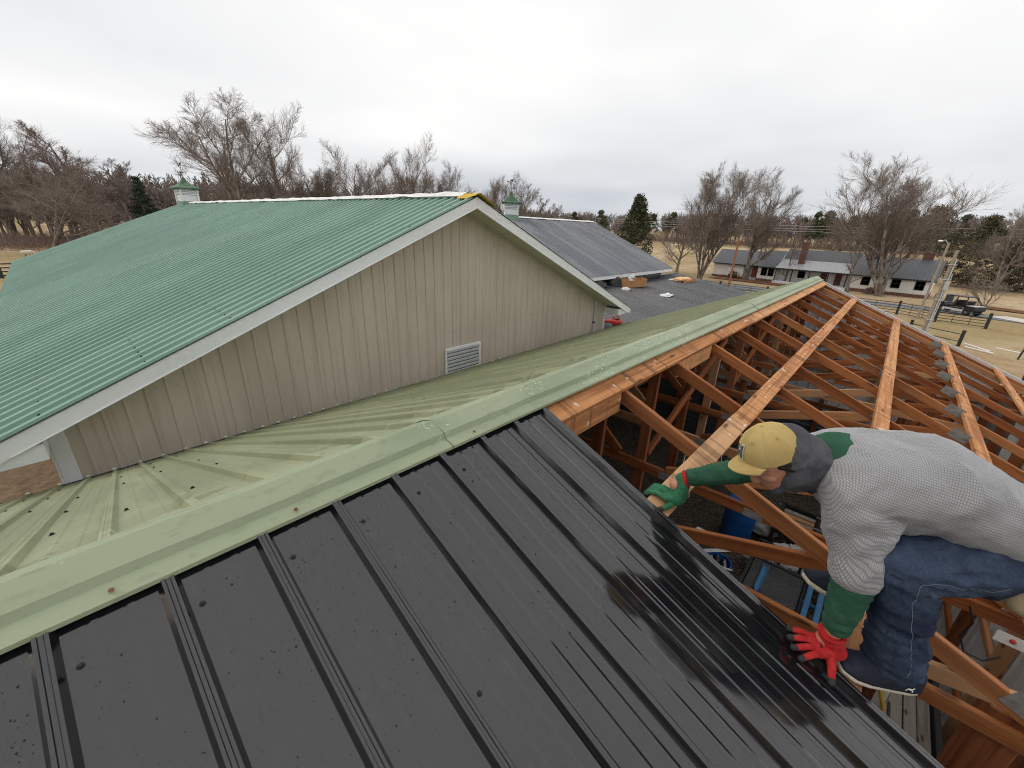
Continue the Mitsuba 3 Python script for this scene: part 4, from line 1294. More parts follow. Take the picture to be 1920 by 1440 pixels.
# ------------------------------------------------------------------ the white house
def brick_c(p, n, uv):
    u = p.x * -0.997 + p.y * 0.07
    row = dr.floor(p.z / 0.075)
    uu = u / 0.215 + row * 0.5
    r = cell_rand(dr.floor(uu), row, 3)
    fu, fz = uu - dr.floor(uu), p.z / 0.075 - row
    joint = dr.maximum(1 - smoothstep(0.02, 0.07, dr.minimum(fu, 1 - fu)), 1 - smoothstep(0.05, 0.16, dr.minimum(fz, 1 - fz)))
    c = mix((0.11, 0.042, 0.030), (0.22, 0.092, 0.066), r)
    return mix(c, (0.30, 0.26, 0.22), joint * 0.7)


mat('brick', proc(brick_c), 0.9, 0.1)


def siding_c(p, n, uv):
    u = p.x * -0.997 + p.y * 0.07
    g = dr.abs(u / 0.30 - dr.floor(u / 0.30) - 0.5)
    return mix((0.78, 0.77, 0.75), (0.60, 0.59, 0.58), smoothstep(0.46, 0.49, g)) * (0.92 + 0.14 * fbm(p.x, p.y, p.z, 3))


mat('house_siding', proc(siding_c), 0.7, 0.2)
mat('house_roof', weathered((0.105, 0.112, 0.125), (0.08, 0.085, 0.095), (0.13, 0.137, 0.15), 0.3), 0.45, 0.5)
mat('porch_roof', weathered((0.36, 0.37, 0.39), (0.28, 0.29, 0.30), (0.44, 0.45, 0.47), 0.4), 0.4, 0.5)
scene['mat_window_glass'] = {'type': 'principled', 'base_color': col((0.02, 0.022, 0.026)), 'roughness': 0.06, 'specular': 0.6}

house = thing('house', 'long white house with a dark grey metal roof, porch and brick chimneys', 'house')
HO = V(5.4, 82.9, float(zg(5.4, 82.9)) - 0.05)
HU, HV = unit(V(-0.997, 0.07, 0)), unit(V(0.07, 0.997, 0))     # along the front towards the left; back into the house
HB = np.column_stack([HU, HV, V(0, 0, 1)])
hp = lambda u, v, z: HO + HB @ V(u, v, z)


def hbox(u0, u1, v0, v1, z0, z1, c=0.0):
    m = bx(u0, u1, v0, v1, z0, z1, c)
    return tm(m.vertices @ HB.T + HO, m.faces)


def hslope(u0, u1, v0, z0, v1, z1, ribs=True):
    """A ribbed roof slope from the eave line (v0, z0) to the ridge (v1, z1)."""
    n = np.cross(V(1, 0, 0), V(0, v1 - v0, z1 - z0))
    n = unit(n) * np.sign(n[2])
    rb = np.arange(u0 + 0.2, u1 - 0.1, 0.46)
    ln = rib_line(u0, u1, rb, 0.035, 0.05, 0.02)
    m = sheet(ln, (0, v0, z0), (1, 0, 0), n, (0, 0, 0), (0, v1 - v0, z1 - z0))
    return tm(m.vertices @ HB.T + HO, m.faces)


EV, BR = 2.75, 0.52
secs = [  # u0, u1, front v, depth, ridge height above eave, brick height
    (0.0, 9.3, 0.0, 8.6, 2.35, BR), (9.3, 19.7, 2.2, 6.6, 2.75, 0.45), (19.7, 22.6, 0.8, 7.6, 2.35, 0.45), (22.6, 30.7, 1.6, 6.8, 2.1, 0.35)]
for i, (u0, u1, fv, dp, rh, bh) in enumerate(secs):
    put(f'{house}__foundation', hbox(u0 - 0.03, u1 + 0.03, fv - 0.03, fv + dp + 0.03, -1.0, bh), 'brick')
    wl = put(f'{house}__wall', hbox(u0, u1, fv, fv + dp, bh, EV), 'house_siding')
    mid = fv + dp / 2
    gb = trimesh.creation.extrude_polygon(Polygon([(fv, EV), (fv + dp, EV), (mid, EV + rh - 0.1)]), u1 - u0)
    gb.vertices = np.column_stack([u0 + gb.vertices[:, 2], gb.vertices[:, 0], gb.vertices[:, 1]]) @ HB.T + HO
    put(f'{house}__gable', gb, 'house_siding')
    for v0 in (fv - 0.45, fv + dp + 0.45):
        sl = rh / (dp / 2)
        put(f'{house}__roof', hslope(u0 - (0.4 if i == 0 else 0.0), u1 + (0.4 if i == 3 else 0.0), v0, EV - 0.45 * sl + 0.06, mid, EV + rh + 0.06), 'house_roof')
    put(f'{house}__fascia', hbox(u0 - 0.4, u1, fv - 0.47, fv - 0.44, EV - 0.45 * sl - 0.14, EV - 0.45 * sl + 0.05), 'dark_trim')
# porch: lighter low roof on posts over a white floor
put(f'{house}__porch_roof', hslope(9.4, 19.6, -0.9, EV - 0.15, 3.3, EV + 1.15), 'porch_roof', label='pale ribbed metal porch roof')
put(f'{house}__porch_fascia', hbox(9.3, 19.7, -0.92, -0.88, EV - 0.38, EV - 0.16), 'dark_trim')
put(f'{house}__porch_floor', hbox(9.4, 19.6, -0.8, 2.2, 0.0, 0.45), 'white_plain')
for u in (9.6, 12.0, 14.5, 17.0, 19.4):
    put(f'{house}__porch_post', hbox(u - 0.07, u + 0.07, -0.7, -0.56, 0.45, EV - 0.3), 'dark_trim')
for u0, u1 in ((10.6, 11.5), (12.6, 13.5)):
    put(f'{house}__porch_door', hbox(u0, u1, 2.15, 2.19, 0.5, 2.45), 'house_door')


def window(u, v, z0, w=0.95, h=1.25):
    k = put(f'{house}__window', hbox(u - w / 2, u + w / 2, v - 0.03, v + 0.02, z0, z0 + h), 'window_glass')
    for a, b, c, d in ((-w / 2 - .05, -w / 2 + .03, 0, h), (w / 2 - .03, w / 2 + .05, 0, h), (-w / 2, w / 2, -.05, .03), (-w / 2, w / 2, h - .03, h + .05), (-w / 2, w / 2, h / 2 - .03, h / 2 + .03), (-.018, .018, 0, h), ):
        put(f'{k}__frame_bar', hbox(u + a, u + b, v - 0.06, v - 0.025, z0 + c, z0 + d), 'dark_trim')


for u in (1.2, 3.8, 7.3):
    window(u, 0.0, 1.15)
for u in (20.5, 21.6):
    window(u, 0.8, 1.05, 0.85)
window(16.2, 2.2, 1.1)
put(f'{house}__front_door', hbox(22.9, 23.8, 1.52, 1.59, 0.4, 2.35), 'house_door')
put(f'{house}__recess', hbox(23.9, 25.2, 1.50, 1.59, 0.4, 2.4), 'grey_wall_metal')
put(f'{house}__gutter_pipe', hbox(6.0, 6.08, -0.1, -0.02, 0.1, EV - 0.1), 'dark_trim')
for (u, v, w, d, z0, z1) in ((16.6, 1.5, 0.9, 0.8, 3.0, 6.7), (1.6, 4.3, 1.2, 0.8, 4.3, 6.0)):
    c = put(f'{house}__chimney', hbox(u - w / 2, u + w / 2, v, v + d, z0, z1), 'brick')
    put(f'{c}__cap', hbox(u - w / 2 - 0.06, u + w / 2 + 0.06, v - 0.06, v + d + 0.06, z1, z1 + 0.12), 'brick')
put(f'{house}__step', hbox(22.7, 24.4, 0.6, 1.5, 0.0, 0.38), 'concrete')
for u, t in ((-1.1, 0), (-2.2, 1)):
    a = thing('air_conditioner', 'grey outdoor cooling unit nearest the right corner of the white house' if t == 0 else 'grey outdoor cooling unit farther right of the house corner', 'air conditioner')
    put(f'{a}__casing', hbox(u - 0.42, u + 0.42, 0.6, 1.4, 0.0, 0.95, 0.03), 'grey_wall_metal')
    for k in range(7):
        put(f'{a}__grille_slat', hbox(u - 0.38, u + 0.38, 0.575, 0.598, 0.1 + 0.11 * k, 0.16 + 0.11 * k), 'dark_trim')
put('mulch_bed', drape([tuple((HO + HU * a + HV * b)[:2]) for a, b in ((18, -7), (29, -5), (29, 1.4), (20, 0.6), (10, -1.0), (10, -5.0))], 0.06, zg, 3.0), 'mulch', label='brown mulch bed before the left half of the house', kind='structure')
put('mulch_bed', drape([(8.5, 76.5), (13.5, 75.0), (15, 79.5), (10, 81)], 0.06, zg, 2.0), 'mulch', label='brown mulch round the many stemmed tree', kind='structure')
put('mulch_bed', drape([(14.4, 69.5), (24, 60.5), (30, 66), (19, 75)], 0.06, zg, 2.0), 'mulch', label='dark bed beside the pale drive', kind='structure')


def bush(x, y, r, h, label, mt='leaf_magnolia', seed=1):
    t = thing('shrub', label, 'shrub')
    rg = np.random.default_rng(seed)
    c = [V(x, y, float(zg(x, y)) + h * .5) + rg.normal(0, 1, 3) * V(r, r, h * .5) * 0.45 for _ in range(26)]
    put(f'{t}__foliage', clumps(c, [r * 0.4] * 26, 40, 0.12, seed, 0.9), mt)
    put(f'{t}__stem', tube([(x, y, float(zg(x, y)) - .1), (x, y, float(zg(x, y)) + h * .6)], 0.04, 6), 'bark')


q = hp(26.6, 0.4, 0)
bush(q[0], q[1], 1.0, 1.3, 'green shrub under the left wing of the white house', seed=4)
q = hp(6.0, -2.4, 0)
bush(q[0], q[1], 0.8, 1.0, 'brown shrub at the foot of the broadest tree by the house', 'twig_red', seed=5)

# ------------------------------------------------------------------ poles and lamps
def pole(name, label, cat, x, y, h, r, bsdf, lamp=None, tilt=(0, 0)):
    t = thing(name, label, cat)
    z = float(zg(x, y))
    top = V(x + tilt[0], y + tilt[1], z + h)
    put(f'{t}__pole', tube([(x, y, z - 0.3), (x + tilt[0] / 2, y + tilt[1] / 2, z + h / 2), top], [r, r * 0.9, r * 0.78], 10), bsdf, smooth=35)
    if lamp is not None:
        d = V(*lamp, 0)
        put(f'{t}__arm', tube([top - V(0, 0, .12), top + d * 0.5 + V(0, 0, .22), top + d * 0.9 + V(0, 0, 0.16)], 0.035, 6), 'galv_metal', smooth=True)
        m = lathe([(0, 0.12), (0.10, 0.10), (0.19, 0.0), (0.17, -0.06), (0, -0.08)], 14)
        m.vertices = m.vertices * V(1, 1, 0.8) + top + d * 1.0 + V(0, 0, 0.12)
        put(f'{t}__lamp_head', m, 'white_plain', smooth=40)
    return t, top


pole('utility_pole', 'reddish brown wooden pole in front of the white house', 'pole', -15.8, 64.5, 6.4, 0.15, 'post_wood')
pole('lamp_post', 'pale lamp post behind the low dark roof', 'lamp post', -24.6, 62.5, 5.2, 0.10, 'pole_pale', lamp=(0.8, 0.5))
pole('lamp_post', 'grey wooden lamp post before the right end of the house', 'lamp post', 3.9, 55.0, 6.9, 0.115, 'grey_wood', lamp=(-0.6, 0.1), tilt=(0.15, 0))
tp, top = pole('utility_pole', 'tall weathered grey pole with pipes strapped to it, nearest the open roof', 'pole', 3.85, 42.0, 6.2, 0.12, 'grey_wood', tilt=(0.1, 0))
for k, (dx, r) in enumerate(((0.16, 0.045), (0.25, 0.03))):
    put(f'{tp}__pipe', tube([(3.85 + dx, 41.93, -0.7), (3.93 + dx, 41.93, 5.0 - k)], r, 8), 'galv_metal', smooth=True)
for z in (0.8, 2.2, 3.6, 4.6):
    put(f'{tp}__strap', bx(3.74, 4.22, 41.84, 41.87, z, z + 0.05), 'galv_metal')
put(f'{tp}__meter_box', bx(3.98, 4.22, 41.70, 41.86, 2.9, 3.5, 0.02), 'galv_metal')

wires = thing('power_line', 'thin power lines strung across the far field', 'power line')
for k, (za, zb) in enumerate(((9.2, 9.4), (8.4, 8.7), (7.7, 8.0))):
    xs = np.linspace(-95, 60, 30)
    put(f'{wires}__wire', tube(np.stack([xs, 165 - 18 * ((xs + 95) / 155), za + 1.2 * ((xs + 20) / 80) ** 2], -1), 0.035, 4), 'galv_metal')

# ------------------------------------------------------------------ fences
def rail_fence(label, pts, h, rails, rr, bsdf, pr=0.07, stays=0):
    t = thing('fence', label, 'fence')
    pts = [V(p[0], p[1], float(zg(*p))) for p in pts]
    for p in pts:
        put(f'{t}__post', bx(p[0] - pr, p[0] + pr, p[1] - pr, p[1] + pr, p[2] - 0.2, p[2] + h + 0.1, 0.01), bsdf)
    for a, b in zip(pts[:-1], pts[1:]):
        for k in range(rails):
            z = V(0, 0, h * (k + 0.6) / rails)
            d = unit(b - a) * pr
            put(f'{t}__rail', tube([a + z + d, b + z - d], rr, 6), bsdf, smooth=True)
        for k in range(stays):
            q = a + (b - a) * (k + 1) / (stays + 1)
            put(f'{t}__stay', tube([q + V(0, 0, .12), q + V(0, 0, h * .96)], rr * 0.8, 5), bsdf)
    return t


rail_fence('black pipe fence and gates between the pasture and the drive', [(-20.5, 58.5), (-15.0, 57.6), (-9.5, 57.0), (-3.0, 56.9), (2.4, 56.6), (5.1, 54.4), (8.3, 53.8)], 1.25, 5, 0.032, 'dark_trim', 0.10, 2)
rail_fence('short length of black rail fence ending in the tan field', [(3.2, 43.5), (5.8, 41.1)], 1.0, 2, 0.03, 'dark_trim', 0.09)
rail_fence('dark board fence left of the green barn', [(-60.0, -16), (-58.5, -9.6), (-57.5, -3.4), (-57.5, 3.5)], 1.35, 4, 0.06, 'dark_trim', 0.12)
rail_fence('wire fence with thin posts across the left pasture', [(-84, -14), (-83.5, -8), (-83, -2.2), (-82, 4), (-81, 10)], 1.2, 4, 0.012, 'post_wood', 0.09)
rail_fence('far wire fence at the edge of the left woods', [(-97, -20), (-97, -13), (-97, -6), (-97, 1), (-97, 8)], 1.2, 3, 0.014, 'post_wood', 0.09)
# a white jump pole on its stand, and a black feeder rack
z = float(zg(6.6, 40.6))
for a, b, lb in (((6.0, 41.0, .25), (7.2, 40.0, .12), 'white pole on the tan field, propped on the fence post'), ((6.05, 40.5, .10), (7.3, 39.6, .08), 'white pole lying flat on the tan field, nearest the open roof'), ((7.35, 39.9, .4), (8.3, 39.3, .42), 'short white pole resting on the dark wire stand')):
    ps = thing('jump_pole', lb, 'pole')
    put(f'{ps}__rail', tube([V(*a) + V(0, 0, z), V(*b) + V(0, 0, z)], 0.045, 8), 'white_plain', smooth=True)
js = thing('jump_stand', 'small dark wire stand at the end of the white poles', 'stand')
for dx, dy in ((0, 0), (.3, 0), (0, .3), (.3, .3)):
    put(f'{js}__leg', tube([(8.3 + dx, 39.1 + dy, z - .05), (8.38 + dx * .5, 39.18 + dy * .5, z + .75)], 0.025, 6), 'dark_trim')
put(f'{js}__top', bx(8.33, 8.6, 39.15, 39.42, z + .73, z + .78), 'dark_trim')
fd = thing('hay_feeder', 'black metal frame standing beyond the edge of the open roof', 'feeder')
for dx in (0, 1.3):
    for dy in (0, .8):
        put(f'{fd}__leg', tube([(6.9 + dx, 28.0 + dy, -0.35), (6.9 + dx, 28.0 + dy, 0.75)], 0.05, 6), 'dark_trim')
for a, b in (((6.9, 28.0), (8.2, 28.0)), ((6.9, 28.8), (8.2, 28.8)), ((6.9, 28.0), (6.9, 28.8)), ((8.2, 28.0), (8.2, 28.8))):
    for zz in (0.1, 0.75):
        put(f'{fd}__rail', tube([(*a, zz), (*b, zz)], 0.05, 6), 'dark_trim')

# ------------------------------------------------------------------ utility vehicle
uv_ = thing('utility_vehicle', 'black open six seat utility vehicle parked on the drive', 'vehicle')
UO = V(7.2, 65.4, float(zg(7.2, 65.4)) + 0.04)
ua = unit(V(0.74, -0.67, 0))
UB = np.column_stack([ua, np.cross(V(0, 0, 1), ua), V(0, 0, 1)])


def up_(name, m, b, **k):
    return put(f'{uv_}__{name}', tm(m.vertices @ UB.T + UO, m.faces), b, **k)


prof = Polygon([(-2.0, 0.42), (-2.0, 0.78), (-1.72, 0.98), (-1.05, 1.02), (-0.92, 0.55), (1.15, 0.55), (1.15, 0.95), (2.0, 0.95), (2.02, 0.60), (1.75, 0.42)])
bd = trimesh.creation.extrude_polygon(prof.buffer(0.03), 1.36)
bd.vertices = np.column_stack([bd.vertices[:, 0], bd.vertices[:, 2] - 0.68, bd.vertices[:, 1]])
up_('body', bd, 'vehicle_paint', smooth=30)
up_('rocker_panel', bx(-0.95, 1.15, -0.70, -0.685, 0.36, 0.56, 0.01), 'galv_metal')
for x in (-1.42, 1.42):
    for y in (-0.66, 0.66):
        w = lathe([(0.10, -0.13), (0.31, -0.13), (0.35, -0.09), (0.35, 0.09), (0.31, 0.13), (0.10, 0.13)], 22)
        w.vertices = w.vertices[:, [0, 2, 1]] * V(1, 1, 1) + V(x, y, 0.35)
        w.faces = w.faces[:, ::-1]
        k = up_('wheel', w, 'dark_rubber', smooth=35)
        r = lathe([(0, -0.09), (0.19, -0.10), (0.19, 0.10), (0, 0.09)], 16)
        r.vertices = r.vertices[:, [0, 2, 1]] + V(x, y, 0.35)
        r.faces = r.faces[:, ::-1]
        up_('wheel__rim' if False else k.split('__', 1)[1] + '__rim', r, 'galv_metal', smooth=30)
for x in (-0.35, 0.55):
    up_('seat', bx(x - 0.28, x + 0.28, -0.62, 0.62, 0.72, 0.88, 0.04), 'vehicle_seat')
    s_ = bx(-0.06, 0.06, -0.62, 0.62, 0, 0.58, 0.03)
    R = trimesh.transformations.rotation_matrix(0.28, (0, 1, 0))
    up_('seat_back', s_.apply_transform(R).apply_translation((x + 0.27, 0, 0.86)), 'vehicle_seat')
for y in (-0.66, 0.66):
    for pth in ([(-1.1, y, 1.0), (-0.75, y * .95, 1.78), (1.0, y * .95, 1.82), (1.2, y, 0.95)], [(0.1, y, 0.6), (0.15, y * .95, 1.80)]):
        up_('cage_bar', tube(pth, 0.035, 8), 'dark_trim', smooth=True)
up_('canopy', bx(-0.85, 1.1, -0.68, 0.68, 1.80, 1.86, 0.03), 'vehicle_paint')
up_('steering_wheel', trimesh.creation.torus(0.17, 0.02, major_sections=18, minor_sections=6).apply_transform(trimesh.transformations.rotation_matrix(1.0, (0, 1, 0))).apply_translation((-0.82, -0.32, 1.12)), 'dark_rubber', smooth=True)
up_('cargo_bed_rim', bx(1.18, 1.98, -0.68, 0.68, 0.96, 1.02, 0.02), 'galv_metal')
for y in (-0.5, 0.5):
    up_('headlight', bx(-2.05, -2.0, y - 0.12, y + 0.12, 0.72, 0.84, 0.015), 'white_plain')

# ------------------------------------------------------------------ sheep
sh = thing('sheep', 'pale woolly sheep grazing beside a fence post in the left pasture', 'sheep')
so = V(-81.0, -1.9, 0.0)
sb = bones([((so + V(0, -.35, .62), .26), (so + V(0, .30, .64), .27)), ((so + V(0, .35, .70), .16), (so + V(0.05, .62, .58), .11)), ((so + V(0.05, .62, .58), .10), (so + V(.08, .78, .42), .06))]
           + [((so + V(dx, dy, .5), .09), (so + V(dx, dy + o_, .27), .05)) for dx, dy, o_ in ((-.12, -.32, -.05), (.12, -.32, -.05), (-.12, .28, .03), (.12, .28, .03))]
           + [((so + V(dx, dy + o_, .27), .05), (so + V(dx, dy, .02), .035)) for dx, dy, o_ in ((-.12, -.32, -.05), (.12, -.32, -.05), (-.12, .28, .03), (.12, .28, .03))],
           0.06, 6, bump=lambda v, n: 0.02 * (meshkit.noise(v * 14) - 0.5))
put(f'{sh}__body', sb, 'wool', smooth=True)
for e in (-1, 1):
    put(f'{sh}__ear', man2tri(hull([((so + V(0.05 + e * .09, .62, .63)), .025), ((so + V(0.05 + e * .17, .60, .58)), .015)])), 'wool')
mat('wool', weathered((0.66, 0.60, 0.52), (0.45, 0.39, 0.32), (0.76, 0.71, 0.64), 6), 0.95, 0.1)
mat('house_door', (0.13, 0.035, 0.022), 0.5, 0.4)
mat('pole_pale', weathered((0.50, 0.46, 0.42), (0.36, 0.32, 0.29), (0.58, 0.55, 0.52), 3), 0.8, 0.2)
mat('vehicle_paint', (0.014, 0.014, 0.016), 0.3, 0.6)
mat('vehicle_seat', (0.022, 0.022, 0.024), 0.6, 0.4)


# ------------------------------------------------------------------ what lies on the grey lean-to roof
def lie(x, y, h=0.03):
    return V(x, y, lz(x) + h)


mat('cardboard', weathered((0.42, 0.225, 0.105), (0.30, 0.15, 0.07), (0.52, 0.30, 0.15), 3), 0.85, 0.15)
mat('paper_tan', weathered((0.62, 0.40, 0.20), (0.46, 0.28, 0.13), (0.72, 0.50, 0.28), 3), 0.85, 0.15)
mat('clear_film', weathered((0.66, 0.69, 0.72), (0.42, 0.45, 0.48), (0.82, 0.84, 0.86), 9), 0.25, 0.6)
mat('red_plastic', weathered((0.50, 0.035, 0.022), (0.35, 0.02, 0.015), (0.60, 0.06, 0.04), 8), 0.35, 0.5)
mat('tarp_dark', weathered((0.030, 0.032, 0.036), (0.015, 0.016, 0.018), (0.06, 0.063, 0.07), 4), 0.6, 0.4)


def crumple(c, sx, sy, sz, seed, sub=4, amp=0.5):
    """A crumpled heap of film or cloth."""
    m = trimesh.creation.icosphere(subdivisions=sub)
    v = m.vertices
    a = meshkit.fbm(v * 2.3 + seed * 3.7, 4, seed) - 0.5
    r = np.abs(meshkit.noise(v * 5.1 + seed, seed) - 0.5)
    v = v * (1 + amp * 1.6 * a + amp * 0.8 * r)[:, None] * V(sx, sy, sz)
    v[:, 2] = np.maximum(v[:, 2], -0.15 * sz)
    m.vertices = v + np.asarray(c, float)
    return m


def open_box(key, o, ax, L, W_, H_, bsdf, wall_t=0.012):
    """A shallow open carton: floor and four sides, flaps leaning outward."""
    x, y, z = ax
    B = np.column_stack([x, y, z])
    P = lambda m: tm(m.vertices @ B.T + o, m.faces)
    put(f'{key}__floor', P(bx(-L / 2, L / 2, -W_ / 2, W_ / 2, 0, wall_t)), bsdf)
    for s_ in (-1, 1):
        put(f'{key}__side', P(bx(-L / 2, L / 2, s_ * W_ / 2 - wall_t / 2, s_ * W_ / 2 + wall_t / 2, wall_t, H_)), bsdf)
        put(f'{key}__end', P(bx(s_ * L / 2 - wall_t / 2, s_ * L / 2 + wall_t / 2, -W_ / 2 + wall_t, W_ / 2 - wall_t, wall_t, H_ * 1.1)), bsdf)


lea = (unit(V(0.30, 1, 0.0)), unit(V(1, -0.30, -LS)), unit(V(LS, 0, 1)))
cbx = thing('cardboard_box', 'long open brown carton lying on the dark lean-to roof under the grey eave', 'box')
open_box(cbx, lie(-8.55, 20.0, 0.04), lea, 1.55, 0.42, 0.36, 'cardboard')
pk = thing('packing_sheet', 'flattened tan cardboard sheet on the far edge of the lean-to roof', 'cardboard')
put(f'{pk}__sheet', crumple(lie(-8.25, 26.0, 0.08), 0.45, 0.95, 0.13, 4, 4, 0.35), 'paper_tan', smooth=40)
put(f'{pk}__fold', beam(lie(-7.85, 25.2, 0.12), lie(-7.75, 26.9, 0.14), 0.03, 0.22)[0], 'cardboard')
for (x, y, sx, sy, sz, sd, lb) in ((-6.8, 20.3, 0.22, 0.48, 0.09, 5, 'scrap of clear plastic film in the middle of the lean-to roof'), (-8.3, 18.9, 0.18, 0.22, 0.10, 6, 'wad of white film left of the brown carton'), (-8.75, 20.3, 0.14, 0.30, 0.30, 7, 'white wrapping sticking up behind the brown carton'), (-8.6, 25.1, 0.12, 0.22, 0.05, 8, 'small white wrapper beside the flattened tan cardboard')):
    k = thing('plastic_film', lb, 'plastic film')
    put(f'{k}__film', crumple(lie(x, y, 0.03 + (0.15 if sd == 7 else 0)), sx, sy, sz, sd, 4, 0.6), 'clear_film', smooth=40)
for (x, y, sx, sy, sz, sd, lb) in ((-9.1, 19.3, 0.35, 0.6, 0.32, 9, 'dark bundle under the grey eave behind the carton'), (-9.15, 17.6, 0.3, 0.7, 0.22, 10, 'black bag in the shade nearest the white rake board')):
    k = thing('dark_bag', lb, 'bag')
    put(f'{k}__sack', crumple(lie(x, y, 0.05), sx, sy, sz, sd, 4, 0.4), 'tarp_dark', smooth=40)
lb_ = thing('leaf_blower', 'red and black leaf blower lying by the corner of the beige barn', 'leaf blower')
bo = lie(-5.42, 12.85, 0.16)
put(f'{lb_}__housing', man2tri(hull([((bo + V(0, 0, .02)), .14), ((bo + V(.10, .05, .03)), .11)]), 0.03, 4), 'red_plastic', smooth=True)
put(f'{lb_}__tube', tube([bo + V(-.05, -.05, .05), bo + V(-.22, -.2, .05), bo + V(-.42, -.42, .03)], [.07, .06, .05], 10), 'red_plastic', smooth=True)
put(f'{lb_}__handle', tube([bo + V(.12, .05, .13), bo + V(.06, .02, .24), bo + V(-.08, -.04, .22), bo + V(-.10, -.05, .12)], .022, 8), 'red_plastic', smooth=True)
put(f'{lb_}__engine', man2tri(hull([((bo + V(.05, -.04, -.10)), .08), ((bo + V(.13, -.06, -.08)), .07)])), 'dark_rubber', smooth=30)
put(f'{lb_}__fan_cover', lathe([(0, 0), (0.09, 0.0), (0.10, 0.02), (0.0, 0.035)], 16, bo + V(.03, .0, .13)), 'dark_rubber', smooth=30)
ys_ = thing('insulation_scrap', 'yellow sheet wrapped over the peak of the green barn', 'insulation')
mat('yellow_sheet', weathered((0.62, 0.43, 0.07), (0.45, 0.28, 0.05), (0.72, 0.55, 0.14), 5), 0.7, 0.3)


def yellow_wrap():
    n, m_ = 10, 13
    yy = np.linspace(-0.20, 0.48, m_)
    xx = np.linspace(-0.34, 0.02, n)
    rg = np.random.default_rng(8)
    v = np.zeros((n, m_, 3))
    for i, x in enumerate(xx):
        for j, y in enumerate(yy):
            e = 0.03 * math.sin(9 * y + 5 * x) * (1 if 0 < j < m_ - 1 else 2)
            v[i, j] = (FX + x + e + (0.05 if i == n - 1 else 0), PY + y, PZ - K * abs(y) + 0.035 + 0.025 * rg.random() + 0.01 * math.exp(-(y / .2) ** 2))
    f = []
    for i in range(n - 1):
        for j in range(m_ - 1):
            a = i * m_ + j
            f += [(a, a + 1, a + m_ + 1), (a, a + m_ + 1, a + m_)]
    return tm(v.reshape(-1, 3), f)


put(f'{ys_}__sheet', yellow_wrap(), 'yellow_sheet', smooth=True)

# ------------------------------------------------------------------ inside the stable
mat('blue_plastic', weathered((0.018, 0.125, 0.42), (0.010, 0.08, 0.30), (0.04, 0.19, 0.52), 3), 0.35, 0.5)
mat('blue_steel', weathered((0.05, 0.21, 0.42), (0.03, 0.14, 0.30), (0.10, 0.30, 0.52), 6, 0.9), 0.45, 0.5)
mat('sack_white', weathered((0.58, 0.57, 0.54), (0.36, 0.35, 0.33), (0.70, 0.69, 0.67), 5), 0.8, 0.2)
mat('grey_deck', weathered((0.10, 0.10, 0.105), (0.05, 0.05, 0.052), (0.16, 0.16, 0.165), 4, 0.9), 0.7, 0.3)

br_ = thing('barrel', 'blue plastic barrel standing on the gravel under the open trusses', 'barrel')
bp = [(0, 0), (0.26, 0), (0.28, 0.03), (0.285, 0.12), (0.29, 0.28), (0.298, 0.30), (0.298, 0.34), (0.29, 0.36), (0.29, 0.52), (0.298, 0.54), (0.298, 0.58), (0.29, 0.60), (0.285, 0.76), (0.275, 0.84), (0.272, 0.88), (0.255, 0.88), (0.25, 0.855), (0, 0.85)]
put(f'{br_}__shell', lathe(bp, 32, (0.31, 8.43, 0.03)), 'blue_plastic', smooth=35)
put(f'{br_}__bung', lathe([(0.035, 0), (0.035, 0.018), (0, 0.02)], 14, (0.40, 8.28, 0.88)), 'white_plain', smooth=35)
put(f'{br_}__bung', lathe([(0.035, 0), (0.035, 0.018), (0, 0.02)], 14, (0.20, 8.58, 0.88)), 'blue_plastic', smooth=35)
sk = thing('feed_sack', 'white sack slumped against the blue barrel', 'sack')
put(f'{sk}__sack', crumple((0.72, 8.75, 0.34), 0.26, 0.26, 0.44, 12, 4, 0.25), 'sack_white', smooth=50)
tb = thing('bucket', 'blue bucket full of odds and ends near the edge of the black panels', 'bucket')
put(f'{tb}__shell', lathe([(0, 0.01), (0.17, 0.01), (0.175, 0.0), (0.22, 0.38), (0.235, 0.385), (0.235, 0.41), (0.215, 0.41), (0.168, 0.03), (0, 0.03)], 28, (0.36, 6.92, 0.03)), 'blue_plastic', smooth=35)
for k in range(9):
    a = k * 2.4
    q = V(0.36 + 0.11 * math.cos(a), 6.92 + 0.11 * math.sin(a), 0.30)
    jt = thing('bottle', 'white jug standing in the blue bucket' if k == 0 else 'bottle or tool handle crammed into the blue bucket', 'bottle', None if k == 0 else 'odds and ends in the blue bucket')
    put(f'{jt}__shell', lathe([(0, 0), (0.045, 0), (0.048, 0.10), (0.02, 0.16), (0.02, 0.19), (0, 0.19)], 12, q + V(0, 0, 0.0 - 0.015 * (k % 4))), 'sack_white' if k in (0, 4) else ('dark_rubber' if k % 2 else 'grey_wall_metal'), smooth=35)

dk = thing('flatbed_trailer', 'low black trailer with a slatted grey deck under the man', 'trailer')
for i in range(13):
    y = 6.42 + 0.063 * i
    put(f'{dk}__deck_slat', bx(0.86, 1.60, y, y + 0.055, 0.62, 0.645, 0.004), 'grey_deck')
for y in (6.36, 7.24):
    put(f'{dk}__frame_beam', bx(0.80, 1.66, y, y + 0.055, 0.54, 0.66, 0.006), 'dark_trim')
for x in (0.79, 1.61):
    put(f'{dk}__frame_beam', bx(x, x + 0.055, 6.416, 7.238, 0.54, 0.66, 0.006), 'dark_trim')
for x in (0.83, 1.62):
    for y in (6.45, 7.2):
        put(f'{dk}__leg', bx(x - 0.03, x + 0.03, y - 0.03, y + 0.03, 0.02, 0.54), 'dark_trim')
for x in (0.9, 1.2, 1.5):
    put(f'{dk}__end_rail', bx(x - 0.02, x + 0.02, 7.30, 7.34, 0.66, 0.98, 0.004), 'dark_trim')
